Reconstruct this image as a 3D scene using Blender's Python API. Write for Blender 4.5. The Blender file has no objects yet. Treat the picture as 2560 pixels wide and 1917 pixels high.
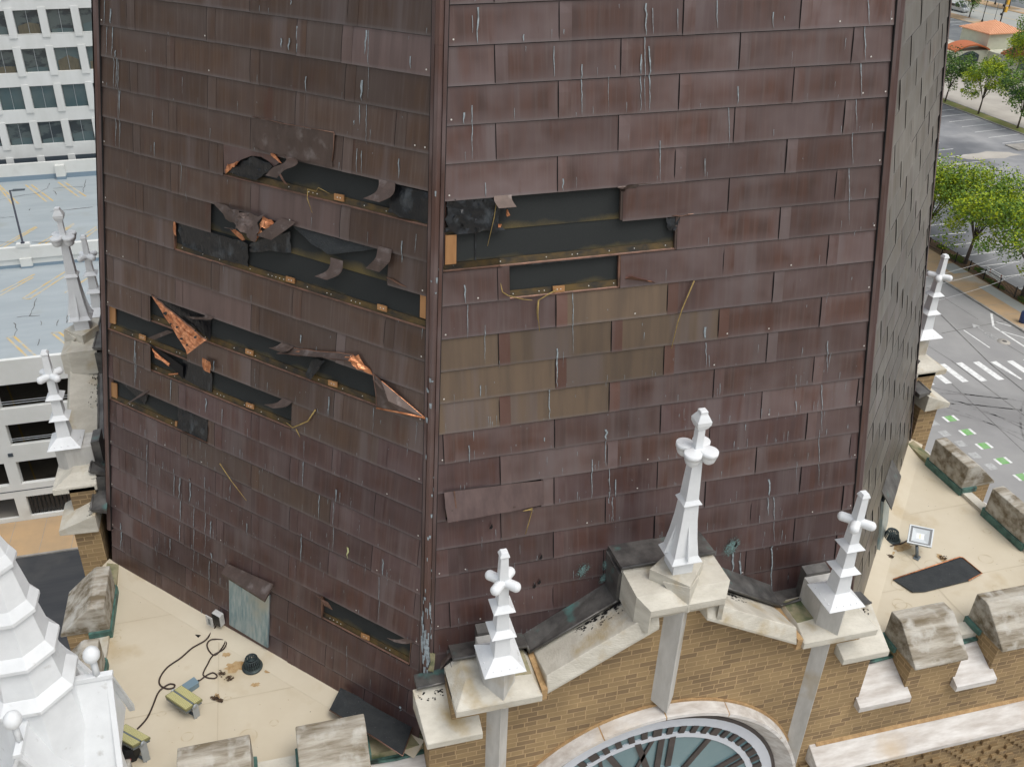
import bpy, math, random
from mathutils import Vector, Matrix, Euler
random.seed(7)
C = bpy.context.scene.collection
SC = bpy.context.scene
PI = math.pi
def rad(a): return math.radians(a)

# ---------------------------------------------------------------- camera, sky, sun, exposure
CAM = Vector((-3.580, -12.047, 8.506)); RX = 1.0775; RZ = -0.22173; FPX = 2235.75; PX = 1280-156.8; PY = 958.5-186.5
cd = bpy.data.cameras.new('camera'); cam = bpy.data.objects.new('camera', cd); C.objects.link(cam)
cam.location = CAM; cam.rotation_euler = (RX, 0, RZ); cd.sensor_width = 36; cd.lens = FPX/2560*36
cd.shift_x = 156.8/2560; cd.shift_y = -186.5/2560; cd.clip_start = .1; cd.clip_end = 2000
SC.camera = cam
SUN_EL, SUN_AZ = 66, 140           # azimuth clockwise from +Y
w = bpy.data.worlds.new('World'); SC.world = w; w.use_nodes = True
nt = w.node_tree; bg = nt.nodes['Background']; sky = nt.nodes.new('ShaderNodeTexSky'); sky.sky_type = 'NISHITA'
sky.sun_disc = False; sky.sun_elevation = rad(SUN_EL); sky.sun_rotation = rad(SUN_AZ); sky.dust_density = 4; sky.air_density = 1.5
hs = nt.nodes.new('ShaderNodeHueSaturation'); hs.inputs['Saturation'].default_value = .38
nt.links.new(sky.outputs[0], hs.inputs['Color']); nt.links.new(hs.outputs[0], bg.inputs[0]); bg.inputs[1].default_value = .15
sd = bpy.data.lights.new('sun', 'SUN'); so = bpy.data.objects.new('sun', sd); C.objects.link(so)
sd.energy = 1.0; sd.angle = rad(35); sd.color = (1, .97, .92)
sdir = Vector((math.sin(rad(SUN_AZ))*math.cos(rad(SUN_EL)), math.cos(rad(SUN_AZ))*math.cos(rad(SUN_EL)), math.sin(rad(SUN_EL))))
so.rotation_euler = sdir.to_track_quat('Z', 'Y').to_euler(); so.location = (0, -20, 40)
SC.view_settings.view_transform = 'Standard'; SC.view_settings.look = 'None'; SC.view_settings.exposure = 0.14; SC.view_settings.gamma = 1
SC.cycles.max_bounces = 5; SC.cycles.diffuse_bounces = 3; SC.cycles.glossy_bounces = 3

# ---------------------------------------------------------------- photograph pixel -> direction (to place things on known planes)
RM = Euler((RX, 0, RZ)).to_matrix()
def ray(u, v): return RM @ Vector(((u-PX)/FPX, -(v-PY)/FPX, -1))
def plane(u, v, n, c):
    n = Vector(n); d = ray(u, v); return CAM + d*((c-n.dot(CAM))/n.dot(d))
def zz(u, v, h): return plane(u, v, (0, 0, 1), h)
def cr(x0, y0, s): return lambda a, b: (x0+a/s, y0+b/s)

# ---------------------------------------------------------------- materials
M = {}
def node(t, kind, **k):
    n = t.nodes.new(kind)
    for a, b in k.items():
        if isinstance(a, str) and a.startswith('i_'): n.inputs[a[2:]].default_value = b
        else: setattr(n, a, b)
    return n
def mat(name, c1, c2=None, scale=3, rough=.7, metal=0, stretch=(1, 1, 1), bump=0, bscale=None, lo=.35, hi=.65, detail=6, c3=None, s3=1, lo3=.55, hi3=.7, spec=.5, co='Object', rot=(0, 0, 0), emit=0):
    m = bpy.data.materials.new(name); m.use_nodes = True; t = m.node_tree; b = t.nodes['Principled BSDF']
    b.inputs['Roughness'].default_value = rough; b.inputs['Metallic'].default_value = metal; b.inputs['Specular IOR Level'].default_value = spec
    b.inputs['Base Color'].default_value = (*c1, 1)
    tc = t.nodes.new('ShaderNodeTexCoord'); mp = t.nodes.new('ShaderNodeMapping'); mp.inputs['Scale'].default_value = stretch; mp.inputs['Rotation'].default_value = rot
    t.links.new(tc.outputs[co], mp.inputs[0])
    col = None
    if c2:
        n = t.nodes.new('ShaderNodeTexNoise'); n.inputs['Scale'].default_value = scale; n.inputs['Detail'].default_value = detail; n.inputs['Roughness'].default_value = .62
        t.links.new(mp.outputs[0], n.inputs['Vector'])
        mr = t.nodes.new('ShaderNodeMapRange'); mr.inputs[1].default_value = lo; mr.inputs[2].default_value = hi; t.links.new(n.outputs[0], mr.inputs[0])
        mx = t.nodes.new('ShaderNodeMix'); mx.data_type = 'RGBA'; mx.inputs[6].default_value = (*c1, 1); mx.inputs[7].default_value = (*c2, 1)
        t.links.new(mr.outputs[0], mx.inputs[0]); col = mx.outputs[2]
        if c3:
            n3 = t.nodes.new('ShaderNodeTexNoise'); n3.inputs['Scale'].default_value = s3; n3.inputs['Detail'].default_value = 5
            t.links.new(tc.outputs[co], n3.inputs['Vector'])
            m3 = t.nodes.new('ShaderNodeMapRange'); m3.inputs[1].default_value = lo3; m3.inputs[2].default_value = hi3; t.links.new(n3.outputs[0], m3.inputs[0])
            x3 = t.nodes.new('ShaderNodeMix'); x3.data_type = 'RGBA'; x3.inputs[7].default_value = (*c3, 1)
            t.links.new(m3.outputs[0], x3.inputs[0]); t.links.new(col, x3.inputs[6]); col = x3.outputs[2]
        t.links.new(col, b.inputs['Base Color'])
    if bump:
        n = t.nodes.new('ShaderNodeTexNoise'); n.inputs['Scale'].default_value = bscale or scale*4; n.inputs['Detail'].default_value = 8
        t.links.new(mp.outputs[0], n.inputs['Vector'])
        bn = t.nodes.new('ShaderNodeBump'); bn.inputs['Strength'].default_value = bump; bn.inputs['Distance'].default_value = .02
        t.links.new(n.outputs[0], bn.inputs['Height']); t.links.new(bn.outputs[0], b.inputs['Normal'])
    if emit:
        b.inputs['Emission Color'].default_value = (*c1, 1); b.inputs['Emission Strength'].default_value = emit
    M[name] = m; return m

mat('white_paint', (.78, .80, .81), (.71, .73, .74), 5, .38, bump=.05, bscale=30, c3=(.5, .5, .48), s3=9, lo3=.66, hi3=.8)
mat('stone_pale', (.62, .59, .51), (.47, .44, .37), 3.2, .75, stretch=(.8, 1, 2.6), bump=.35, bscale=34, c3=(.40, .31, .17), s3=3.1, lo3=.54, hi3=.74, detail=9)
mat('stone_white', (.68, .66, .63), (.45, .41, .37), 3, .7, stretch=(.7, 3.5, 3.5), rot=(.2, .3, .5), bump=.15, bscale=24, c3=(.52, .42, .30), s3=1.5, lo3=.55, hi3=.75)
mat('stone_dirty', (.47, .435, .37), (.17, .135, .085), 2.3, .85, stretch=(.5, 3.4, 3.4), rot=(.1, .3, .15), bump=.5, bscale=26, lo=.38, hi=.62, c3=(.52, .50, .45), s3=6, lo3=.50, hi3=.70, detail=12)
mat('membrane_lap', (.56, .495, .37), (.50, .43, .31), 3, .6)
mat('membrane_ring', (.52, .44, .30), rough=.5)
mat('stone_mossy', (.38, .33, .22), (.20, .20, .10), 4, .85, bump=.3, c3=(.10, .13, .06), s3=6, lo3=.5, hi3=.65)
mat('stone_grey', (.56, .55, .52), (.44, .43, .40), 4, .75, stretch=(2, 2, .5), bump=.2, bscale=25, c3=(.40, .32, .2), s3=2, lo3=.6, hi3=.8)
mat('mortar', (.50, .33, .16), (.34, .21, .10), 12, .9, bump=.5)
mat('membrane', (.62, .555, .43), (.57, .50, .375), 1.3, .55, bump=.06, bscale=10, c3=(.47, .37, .22), s3=1.6, lo3=.6, hi3=.78)
mat('rust_stain', (.30, .17, .06), (.48, .34, .18), 16, .8, lo=.3, hi=.6)
mat('mud', (.05, .03, .02), (.11, .07, .04), 20, .9)
mat('verdigris', (.045, .10, .085), (.10, .22, .19), 8, .6, bump=.3, c3=(.03, .045, .04), s3=6)
mat('flashing', (.075, .072, .070), (.17, .165, .155), 5, .42, .4, stretch=(1, 1, 1), bump=.25, bscale=14, c3=(.10, .26, .24), s3=3.5, lo3=.60, hi3=.74)
mat('copper_loose', (.165, .115, .108), (.120, .084, .080), 3, .45, .35, stretch=(4, 4, .7))
mat('copper_bright', (.70, .31, .15), (.42, .16, .07), 11, .36, .65, bump=.5, bscale=25, lo=.4, hi=.6)
mat('copper_new', (.50, .27, .12), (.38, .19, .08), 3, .4, .45, stretch=(4, 4, .5))
mat('copper_edge', (.25, .135, .095), (.13, .08, .06), 9, .4, .5)
mat('copper_strip', (.105, .074, .062), (.075, .053, .044), 4, .5, .35, stretch=(3, 3, .6), c3=(.17, .14, .13), s3=8)
mat('hem', (.030, .026, .020), (.12, .075, .022), 3, .5, .3, stretch=(2, 2, 3))
mat('felt_black', (.007, .008, .010), (.085, .098, .108), 4, .28, bump=.7, bscale=9, stretch=(1.4, 1.4, .6), rot=(0, .5, 0), lo=.54, hi=.74)  # paler second colour paints glossy highlights on the felt
mat('felt_dull', (.022, .026, .029), (.036, .04, .042), 8, .8, bump=.4, bscale=60, c3=(.10, .10, .10), s3=30, lo3=.66, hi3=.75)
mat('drip', (.33, .39, .42), (.17, .19, .20), 30, .8)
mat('drip_yellow', (.55, .56, .20), (.5, .5, .3), 30, .8)
mat('patina', (.15, .27, .26), (.11, .14, .135), 60, .8, lo=.45, hi=.55, detail=3)
mat('gap', (.006, .005, .005), rough=.9)  # near black; also paints the contact shade along the course seams
mat('hatch', (.42, .50, .53), (.20, .31, .36), 4, .35, .6, stretch=(7, 7, .4), c3=(.44, .45, .40), s3=2, lo3=.5, hi3=.7)
mat('straw', (.38, .27, .09), (.22, .15, .05), 20, .8)
mat('nail', (.62, .6, .55), rough=.5)
mat('clock_white', (.66, .69, .74), (.6, .63, .68), 4, .45)
mat('clock_brown', (.045, .035, .032), (.07, .055, .05), 5, .5)
mat('clock_glass', (.12, .22, .25), (.17, .27, .29), 1.3, .12, spec=.8, c3=(.30, .38, .38), s3=2, lo3=.62, hi3=.8)
mat('black_plastic', (.012, .012, .013), rough=.45)
mat('cable', (.035, .02, .015), rough=.55)
mat('grey_metal', (.20, .23, .25), (.15, .18, .20), 8, .45, .4)
mat('light_metal', (.42, .45, .47), (.35, .38, .40), 8, .4, .3)
mat('box_white', (.62, .62, .60), (.5, .5, .48), 8, .5)
mat('box_blue', (.17, .25, .30), rough=.5)
mat('led', (.66, .62, .30), rough=.3)
mat('led_frame', (.22, .21, .09), rough=.5)
mat('lens', (.60, .64, .66), rough=.15)
mat('lens_dark', (.06, .07, .08), rough=.3)
mat('drain_iron', (.035, .045, .05), (.06, .085, .085), 12, .5, .4)
mat('red_plastic', (.35, .02, .03), rough=.4)
mat('asphalt', (.26, .255, .25), (.30, .295, .285), .35, .9, c3=(.21, .205, .20), s3=.12, lo3=.5, hi3=.68, detail=8)
mat('asphalt_dark', (.030, .033, .038), (.045, .047, .05), .6, .9, stretch=(.3, 2, 1), c3=(.06, .06, .06), s3=.3)
mat('asphalt_lot', (.20, .205, .215), (.31, .31, .31), .16, .9, c3=(.12, .125, .135), s3=.09, lo3=.45, hi3=.62, detail=8)
mat('asphalt_far', (.10, .11, .12), (.17, .18, .18), .2, .9)
mat('concrete', (.44, .41, .36), (.36, .33, .29), .3, .9)
mat('pave_tan', (.46, .31, .17), (.38, .27, .16), .5, .9, c3=(.40, .36, .30), s3=.15, lo3=.55, hi3=.65)
mat('pave_grey', (.36, .36, .33), (.31, .32, .30), .5, .9)
mat('kerb', (.33, .31, .28), (.22, .21, .19), 1, .9)
mat('tar', (.07, .067, .065), (.16, .15, .14), 2.5, .8, lo=.42, hi=.62)
mat('tyre_mark', (.165, .16, .155), (.24, .235, .23), 1.2, .9, lo=.40, hi=.58)
mat('road_white', (.74, .74, .72), (.52, .52, .50), 3.5, .8, lo=.45, hi=.68)
mat('road_worn', (.46, .46, .45), (.30, .30, .29), 3, .8)
mat('road_green', (.14, .38, .09), (.26, .40, .22), 3, .8)
mat('grass', (.13, .17, .035), (.20, .19, .06), 1.5, .95, c3=(.25, .20, .09), s3=.5)
mat('mulch', (.17, .10, .05), (.10, .06, .03), 6, .95, c3=(.10, .14, .04), s3=.5, lo3=.6, hi3=.7)
mat('bark', (.13, .10, .08), (.07, .055, .045), 6, .95)
mat('leaf_yellow', (.42, .46, .012), (.22, .33, .015), .9, .6, spec=.3)
mat('leaf_green', (.17, .27, .03), (.085, .17, .028), .9, .6, spec=.3)
mat('leaf_dark', (.06, .13, .035), (.035, .085, .03), .9, .6, spec=.3)
mat('fence_black', (.012, .012, .013), rough=.5)
mat('bench_white', (.75, .76, .74), rough=.5)
mat('bench_red', (.30, .07, .04), rough=.6)
mat('garage_white', (.68, .69, .67), (.62, .63, .60), .5, .7, c3=(.5, .5, .47), s3=.4, lo3=.62, hi3=.8)
mat('garage_blue', (.20, .27, .33), rough=.7)
mat('deck_blue', (.29, .33, .35), (.345, .385, .405), .35, .7, stretch=(.4, 1.6, 1), c3=(.30, .33, .33), s3=.5, lo3=.6, hi3=.75)
mat('deck_yellow', (.56, .40, .15), (.42, .43, .40), 1.6, .8, lo=.44, hi=.62)
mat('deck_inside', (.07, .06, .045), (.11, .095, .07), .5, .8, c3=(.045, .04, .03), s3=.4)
mat('deck_line_inside', (.16, .10, .02), rough=.8)
mat('precast', (.68, .69, .68), (.60, .61, .59), .6, .7, stretch=(1, 1, .25))
mat('dark_band', (.045, .06, .075), (.06, .075, .09), .5, .4)
mat('steel_blue', (.008, .012, .03), rough=.4)
mat('stucco', (.56, .57, .46), (.52, .52, .42), 1, .8)
mat('roof_orange', (.72, .36, .20), (.64, .30, .16), 2, .5)
mat('roof_orange_dark', (.42, .12, .04), rough=.6)
mat('car_silver', (.50, .52, .53), rough=.3, metal=.3)
mat('car_glass', (.03, .04, .05), rough=.1)
mat('tyre', (.015, .015, .016), rough=.8)
mat('signal_yellow', (.75, .42, .05), rough=.5)
mat('lamp_globe', (.8, .8, .78), rough=.3)
mat('bin_blue', (.02, .04, .12), rough=.4)
mat('wire', (.50, .50, .50), rough=.6)

def brick_mat(name, c1, c2, mort, w_=.212, h_=.0705):
    m = bpy.data.materials.new(name); m.use_nodes = True; t = m.node_tree; b = t.nodes['Principled BSDF']; b.inputs['Roughness'].default_value = .88
    uv = t.nodes.new('ShaderNodeUVMap'); br = t.nodes.new('ShaderNodeTexBrick'); nz = t.nodes.new('ShaderNodeTexNoise'); nz.inputs['Scale'].default_value = 5
    n2 = t.nodes.new('ShaderNodeTexNoise'); n2.inputs['Scale'].default_value = 1.2; n2.inputs['Detail'].default_value = 6
    ds = t.nodes.new('ShaderNodeVectorMath'); ds.operation = 'SCALE'; ds.inputs['Scale'].default_value = .008
    ad = t.nodes.new('ShaderNodeVectorMath'); ad.operation = 'ADD'
    n4 = t.nodes.new('ShaderNodeTexNoise'); n4.inputs['Scale'].default_value = 9
    t.links.new(uv.outputs[0], n4.inputs['Vector']); t.links.new(n4.outputs[1], ds.inputs[0]); t.links.new(ds.outputs[0], ad.inputs[0]); t.links.new(uv.outputs[0], ad.inputs[1])
    t.links.new(ad.outputs[0], br.inputs['Vector']); t.links.new(uv.outputs[0], nz.inputs['Vector']); t.links.new(uv.outputs[0], n2.inputs['Vector'])
    br.inputs['Scale'].default_value = 1; br.inputs['Brick Width'].default_value = w_; br.inputs['Row Height'].default_value = h_
    br.inputs['Mortar Size'].default_value = .0062; br.inputs['Mortar Smooth'].default_value = .25; br.inputs['Bias'].default_value = -.35; br.offset = .5; br.squash = .62; br.squash_frequency = 3; br.offset_frequency = 2
    br.inputs['Color1'].default_value = (*c1, 1); br.inputs['Color2'].default_value = (*c2, 1); br.inputs['Mortar'].default_value = (*mort, 1)
    ov = t.nodes.new('ShaderNodeMix'); ov.data_type = 'RGBA'; ov.blend_type = 'MULTIPLY'; ov.inputs[0].default_value = 1
    rp = t.nodes.new('ShaderNodeMapRange'); rp.inputs[1].default_value = .3; rp.inputs[2].default_value = .7; rp.inputs[3].default_value = .72; rp.inputs[4].default_value = 1.22
    t.links.new(n2.outputs[0], rp.inputs[0]); t.links.new(br.outputs[0], ov.inputs[6]); t.links.new(rp.outputs[0], ov.inputs[7])
    t.links.new(ov.outputs[2], b.inputs['Base Color'])
    bn = t.nodes.new('ShaderNodeBump'); bn.inputs['Strength'].default_value = .6; bn.inputs['Distance'].default_value = .012; bn.invert = True
    t.links.new(br.outputs['Fac'], bn.inputs['Height']); t.links.new(bn.outputs[0], b.inputs['Normal'])
    M[name] = m
brick_mat('brick', (.335, .232, .115), (.15, .098, .058), (.46, .32, .17))

def copper_mat(name, b1, b2, g1, g2):
    m = bpy.data.materials.new(name); m.use_nodes = True; t = m.node_tree; b = t.nodes['Principled BSDF']
    L = t.links.new; N = t.nodes.new
    at = N('ShaderNodeAttribute'); at.attribute_name = 'pan'; sp = N('ShaderNodeSeparateColor'); L(at.outputs['Color'], sp.inputs[0])
    ak = N('ShaderNodeAttribute'); ak.attribute_name = 'tint'; sk = N('ShaderNodeSeparateColor'); L(ak.outputs['Color'], sk.inputs[0])
    uv = N('ShaderNodeUVMap')
    def mr(src, a, b_, c=0, d=1):
        n = N('ShaderNodeMapRange'); n.inputs[1].default_value = a; n.inputs[2].default_value = b_; n.inputs[3].default_value = c; n.inputs[4].default_value = d; L(src, n.inputs[0]); return n.outputs[0]
    def math_(op, a, b_):
        n = N('ShaderNodeMath'); n.operation = op
        for i, q in enumerate((a, b_)):
            if isinstance(q, (int, float)): n.inputs[i].default_value = q
            else: L(q, n.inputs[i])
        return n.outputs[0]
    def mix(f, a, b_, bl='MIX'):
        n = N('ShaderNodeMix'); n.data_type = 'RGBA'; n.blend_type = bl
        if isinstance(f, (int, float)): n.inputs[0].default_value = f
        else: L(f, n.inputs[0])
        for i, q in ((6, a), (7, b_)):
            if isinstance(q, tuple): n.inputs[i].default_value = (*q, 1)
            else: L(q, n.inputs[i])
        return n.outputs[2]
    def noise(sx, sy, det=5, off=0):
        mp = N('ShaderNodeMapping'); mp.inputs['Scale'].default_value = (sx, sy, 1); mp.inputs['Location'].default_value = (off, off, 0); L(uv.outputs[0], mp.inputs[0])
        n = N('ShaderNodeTexNoise'); n.inputs['Scale'].default_value = 1; n.inputs['Detail'].default_value = det; n.inputs['Roughness'].default_value = .6; L(mp.outputs[0], n.inputs['Vector']); return n.outputs[0]
    rnd, lu, lv = sp.outputs[0], sp.outputs[1], sp.outputs[2]
    # distance from panel edge in lu / lv
    eu = math_('SUBTRACT', .5, math_('ABSOLUTE', math_('SUBTRACT', lu, .5), 0)); ev = math_('SUBTRACT', .5, math_('ABSOLUTE', math_('SUBTRACT', lv, .5), 0))
    e = math_('MINIMUM', math_('MULTIPLY', eu, 3.2), ev)
    edge = mr(math_('ADD', e, math_('MULTIPLY', math_('SUBTRACT', noise(4, 1.6, 3), .5), .16)), .34, .0)
    streak = mr(noise(9, .7, 5), .42, .62)
    blot = mr(noise(1.3, .9, 3, 9), .40, .66)
    brown = mix(streak, b1, b2)
    grey = mix(blot, g1, g2)
    col = mix(math_('MULTIPLY', edge, .70), brown, grey)
    col = mix(mr(noise(1.1, 1.1, 3, 4), .42, .62), col, grey)
    col = mix(math_('MULTIPLY', mr(noise(34, 1.2, 4, 2), .5, .75), .30), col, (.19, .155, .14))
    col = mix(math_('MULTIPLY', mr(noise(5, 1.0, 4, 14), .60, .70), .55), col, (.088, .034, .022))
    col = mix(sk.outputs[0], col, mix(streak, (.160, .114, .078), (.126, .092, .067)))      # olive panels
    col = mix(sk.outputs[1], col, mix(streak, (.150, .105, .098), (.115, .080, .074)))       # replaced pinkish panels
    col = mix(sk.outputs[2], col, (.15, .07, .048))                                          # bare reddish laps
    col = mix(math_('MULTIPLY', mr(lv, .90, 1.0), math_('MULTIPLY', noise(6, 1, 4, 44), .75)), col, (.20, .185, .185))
    col = mix(math_('MULTIPLY', mr(noise(2.3, .16, 4, 61), .56, .66), .5), col, (.17, .14, .14))
    v = mr(rnd, 0, 1, .84, 1.18)
    n = N('ShaderNodeMix'); n.data_type = 'RGBA'; n.blend_type = 'MULTIPLY'; n.inputs[0].default_value = 1; L(col, n.inputs[6]); L(v, n.inputs[7])
    L(n.outputs[2], b.inputs['Base Color'])
    b.inputs['Metallic'].default_value = .38; b.inputs['Specular IOR Level'].default_value = .7
    L(mr(noise(3, 1, 4, 22), .3, .7, .33, .47), b.inputs['Roughness'])
    bn = N('ShaderNodeBump'); bn.inputs['Strength'].default_value = .26; bn.inputs['Distance'].default_value = .03
    L(noise(1.3, 1.8, 2, 31), bn.inputs['Height']); L(bn.outputs[0], b.inputs['Normal'])
    M[name] = m
copper_mat('copper_aged', (.110, .055, .042), (.080, .046, .039), (.165, .120, .116), (.115, .075, .072))
copper_mat('copper_lower', (.092, .045, .037), (.068, .038, .035), (.120, .080, .080), (.090, .055, .055))  # redder, darker copy for lower courses; fading reflection put into the colour
copper_mat('copper_brown', (.096, .055, .036), (.076, .045, .033), (.106, .076, .065), (.086, .056, .047))  # left-face copy of the copper, its browner reflected tone put into the colour
copper_mat('copper_olive', (.118, .098, .074), (.086, .076, .062), (.148, .138, .12), (.115, .107, .094))  # right-face copy, grazing reflection painted in as a paler grey-olive

def felt_mat():   # exposed underlayment: felt with yellow-brown stain along the foot of each course
    m = bpy.data.materials.new('underlay'); m.use_nodes = True; t = m.node_tree; b = t.nodes['Principled BSDF']; L = t.links.new; N = t.nodes.new
    b.inputs['Roughness'].default_value = .85
    at = N('ShaderNodeAttribute'); at.attribute_name = 'pan'; sp = N('ShaderNodeSeparateColor'); L(at.outputs['Color'], sp.inputs[0])
    tc = N('ShaderNodeTexCoord'); n = N('ShaderNodeTexNoise'); n.inputs['Scale'].default_value = 2.2; n.inputs['Detail'].default_value = 6; L(tc.outputs['Object'], n.inputs['Vector'])
    f = N('ShaderNodeTexNoise'); f.inputs['Scale'].default_value = 140; L(tc.outputs['Object'], f.inputs['Vector'])
    a = N('ShaderNodeMath'); a.operation = 'ADD'; L(sp.outputs[2], a.inputs[0]); s2 = N('ShaderNodeMath'); s2.operation = 'MULTIPLY'; s2.inputs[1].default_value = 1.1; L(n.outputs[0], s2.inputs[0]); L(s2.outputs[0], a.inputs[1])
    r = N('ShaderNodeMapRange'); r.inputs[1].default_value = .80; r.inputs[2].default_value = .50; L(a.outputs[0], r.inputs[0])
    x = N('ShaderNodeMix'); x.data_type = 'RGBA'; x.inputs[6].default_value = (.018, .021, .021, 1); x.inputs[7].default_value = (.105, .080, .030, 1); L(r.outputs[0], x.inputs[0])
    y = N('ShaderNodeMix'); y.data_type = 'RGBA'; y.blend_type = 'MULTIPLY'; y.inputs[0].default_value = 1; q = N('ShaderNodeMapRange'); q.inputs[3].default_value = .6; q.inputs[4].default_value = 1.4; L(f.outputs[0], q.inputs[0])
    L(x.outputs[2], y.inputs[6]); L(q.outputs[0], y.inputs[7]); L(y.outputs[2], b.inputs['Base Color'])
    M['underlay'] = m
felt_mat()

# ---------------------------------------------------------------- mesh builder
ORG = {}
class MB:
    def __init__(s): s.v = []; s.f = []; s.m = []; s.mats = []; s.pan = []; s.tint = []; s.uv = []; s.smooth = []
    def mi(s, m):
        if m not in s.mats: s.mats.append(m)
        return s.mats.index(m)
    def poly(s, pts, m, pan=None, tint=(0, 0, 0), uv=None, smooth=False):
        i = len(s.v); s.v += [Vector(p) for p in pts]; s.f.append(list(range(i, i+len(pts)))); s.m.append(s.mi(m)); s.pan.append(pan); s.tint.append(tint); s.uv.append(uv); s.smooth.append(smooth)
    def mesh(s, verts, faces, m, smooth=False, pans=None, tint=(0, 0, 0), uvs=None):
        i = len(s.v); s.v += [Vector(p) for p in verts]; k = s.mi(m)
        for f in faces: s.f.append([i+a for a in f]); s.m.append(k); s.pan.append([pans[a] for a in f] if pans else None); s.tint.append(tint); s.uv.append([uvs[a] for a in f] if uvs else None); s.smooth.append(smooth)
    def hexa(s, a, b, m):      # a,b: two loops of equal length joined into a closed solid
        n = len(a); fs = [list(range(n))[::-1], [n+i for i in range(n)]]
        for i in range(n): j = (i+1) % n; fs.append([i, j, n+j, n+i])
        s.mesh(list(a)+list(b), fs, m)
    def box(s, x0, y0, z0, x1, y1, z1, m, rz=0, c=None):
        a = [(x0, y0), (x1, y0), (x1, y1), (x0, y1)]
        if rz:
            cx, cy = c or ((x0+x1)/2, (y0+y1)/2); q, r = math.cos(rz), math.sin(rz)
            a = [(cx+(x-cx)*q-(y-cy)*r, cy+(x-cx)*r+(y-cy)*q) for x, y in a]
        s.hexa([(x, y, z0) for x, y in a], [(x, y, z1) for x, y in a], m)
    def sq(s, cx, cy, levels, m, n=4, a0=45, cap=True):   # stacked polygon sections (z, radius-to-side)
        rs = []
        k = 1/math.cos(PI/n)
        for z, r in levels: rs.append([(cx+r*k*math.cos(rad(a0)+2*PI*i/n), cy+r*k*math.sin(rad(a0)+2*PI*i/n), z) for i in range(n)])
        fs = []; vs = [p for r in rs for p in r]
        for l in range(len(rs)-1):
            for i in range(n): j = (i+1) % n; fs.append([l*n+i, l*n+j, (l+1)*n+j, (l+1)*n+i])
        if cap: fs.append(list(range(n))[::-1]); fs.append([(len(rs)-1)*n+i for i in range(n)])
        s.mesh(vs, fs, m)
    def lathe(s, c, prof, m, n=20, axis='z', smooth=True, ax=None):
        q = Vector(ax or (0, 0, 1)).normalized().to_track_quat('Z', 'Y'); c = Vector(c); vs = []; fs = []
        for h, r in prof:
            for i in range(n): vs.append(c + q @ Vector((r*math.cos(2*PI*i/n), r*math.sin(2*PI*i/n), h)))
        for l in range(len(prof)-1):
            for i in range(n): j = (i+1) % n; fs.append([l*n+i, l*n+j, (l+1)*n+j, (l+1)*n+i])
        fs.append(list(range(n))[::-1]); fs.append([(len(prof)-1)*n+i for i in range(n)])
        s.mesh(vs, fs, m, smooth)
    def tube(s, pts, r, m, n=8, r1=None):
        pts = [Vector(p) for p in pts]; vs = []; fs = []; up = Vector((0, 0, 1))
        for i, p in enumerate(pts):
            d = (pts[min(i+1, len(pts)-1)]-pts[max(i-1, 0)]).normalized()
            a = d.cross(up); a = a.normalized() if a.length > .05 else Vector((1, 0, 0)); b = d.cross(a).normalized()
            rr = r if r1 is None else r+(r1-r)*i/(len(pts)-1)
            for k in range(n): vs.append(p+a*rr*math.cos(2*PI*k/n)+b*rr*math.sin(2*PI*k/n))
        for l in range(len(pts)-1):
            for i in range(n): j = (i+1) % n; fs.append([l*n+i, l*n+j, (l+1)*n+j, (l+1)*n+i])
        fs.append(list(range(n))[::-1]); fs.append([(len(pts)-1)*n+i for i in range(n)])
        s.mesh(vs, fs, m, True)
    def build(s, name, parent=None, bevel=0):
        me = bpy.data.meshes.new(name); org = ORG.get(parent.name, Vector((0, 0, 0))) if parent else Vector((0, 0, 0))
        me.from_pydata([v-org for v in s.v], [], s.f); me.polygons.foreach_set('material_index', s.m)
        for m in s.mats: me.materials.append(M[m])
        uvl = me.uv_layers.new(name='UVMap'); need = any(p for p in s.pan)
        ca = me.color_attributes.new('pan', 'FLOAT_COLOR', 'CORNER') if need else None
        ct = me.color_attributes.new('tint', 'FLOAT_COLOR', 'CORNER') if need else None
        li = 0; uvs = []; pa = []; tn = []
        for fi, f in enumerate(s.f):
            if s.uv[fi]: uvs += [c for p in s.uv[fi] for c in p]
            else:
                P = [s.v[i] for i in f]; n = Vector((0, 0, 0))
                for i in range(len(P)): a, b = P[i], P[(i+1) % len(P)]; n += a.cross(b)
                if n.length < 1e-12: n = Vector((0, 0, 1))
                n.normalize()
                if abs(n.z) > .8: uvs += [c for p in P for c in (p.x, p.y)]
                else:
                    t = Vector((-n.y, n.x, 0)).normalized(); uvs += [c for p in P for c in (p.dot(t), p.z)]
            if need:
                for i in range(len(f)):
                    q = s.pan[fi][i] if s.pan[fi] else (.5, .5, .5); pa += [*q, 1]; tn += [*s.tint[fi], 1]
        me.uv_layers['UVMap'].data.foreach_set('uv', uvs)
        if need: me.color_attributes['pan'].data.foreach_set('color', pa); me.color_attributes['tint'].data.foreach_set('color', tn)
        me.polygons.foreach_set('use_smooth', s.smooth)
        me.validate(); me.update()
        o = bpy.data.objects.new(name, me); C.objects.link(o)
        if parent: o.parent = parent
        ORG[o.name] = org
        if bevel:
            b = o.modifiers.new('bevel', 'BEVEL'); b.width = bevel; b.segments = 2; b.limit_method = 'ANGLE'; b.angle_limit = rad(30)
            w_ = o.modifiers.new('weld', 'WELD'); w_.merge_threshold = .0005
            o.modifiers.move(1, 0)
        return o
def tag(o, label=None, cat=None, group=None, kind=None):
    if label: o['label'] = label
    if cat: o['category'] = cat
    if group: o['group'] = group
    if kind: o['kind'] = kind
    return o
def empty(name, loc, label=None, cat=None, group=None):
    o = bpy.data.objects.new(name, None); C.objects.link(o); o.location = loc; o.empty_display_size = .2; ORG[o.name] = Vector(loc); return tag(o, label, cat, group)
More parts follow.
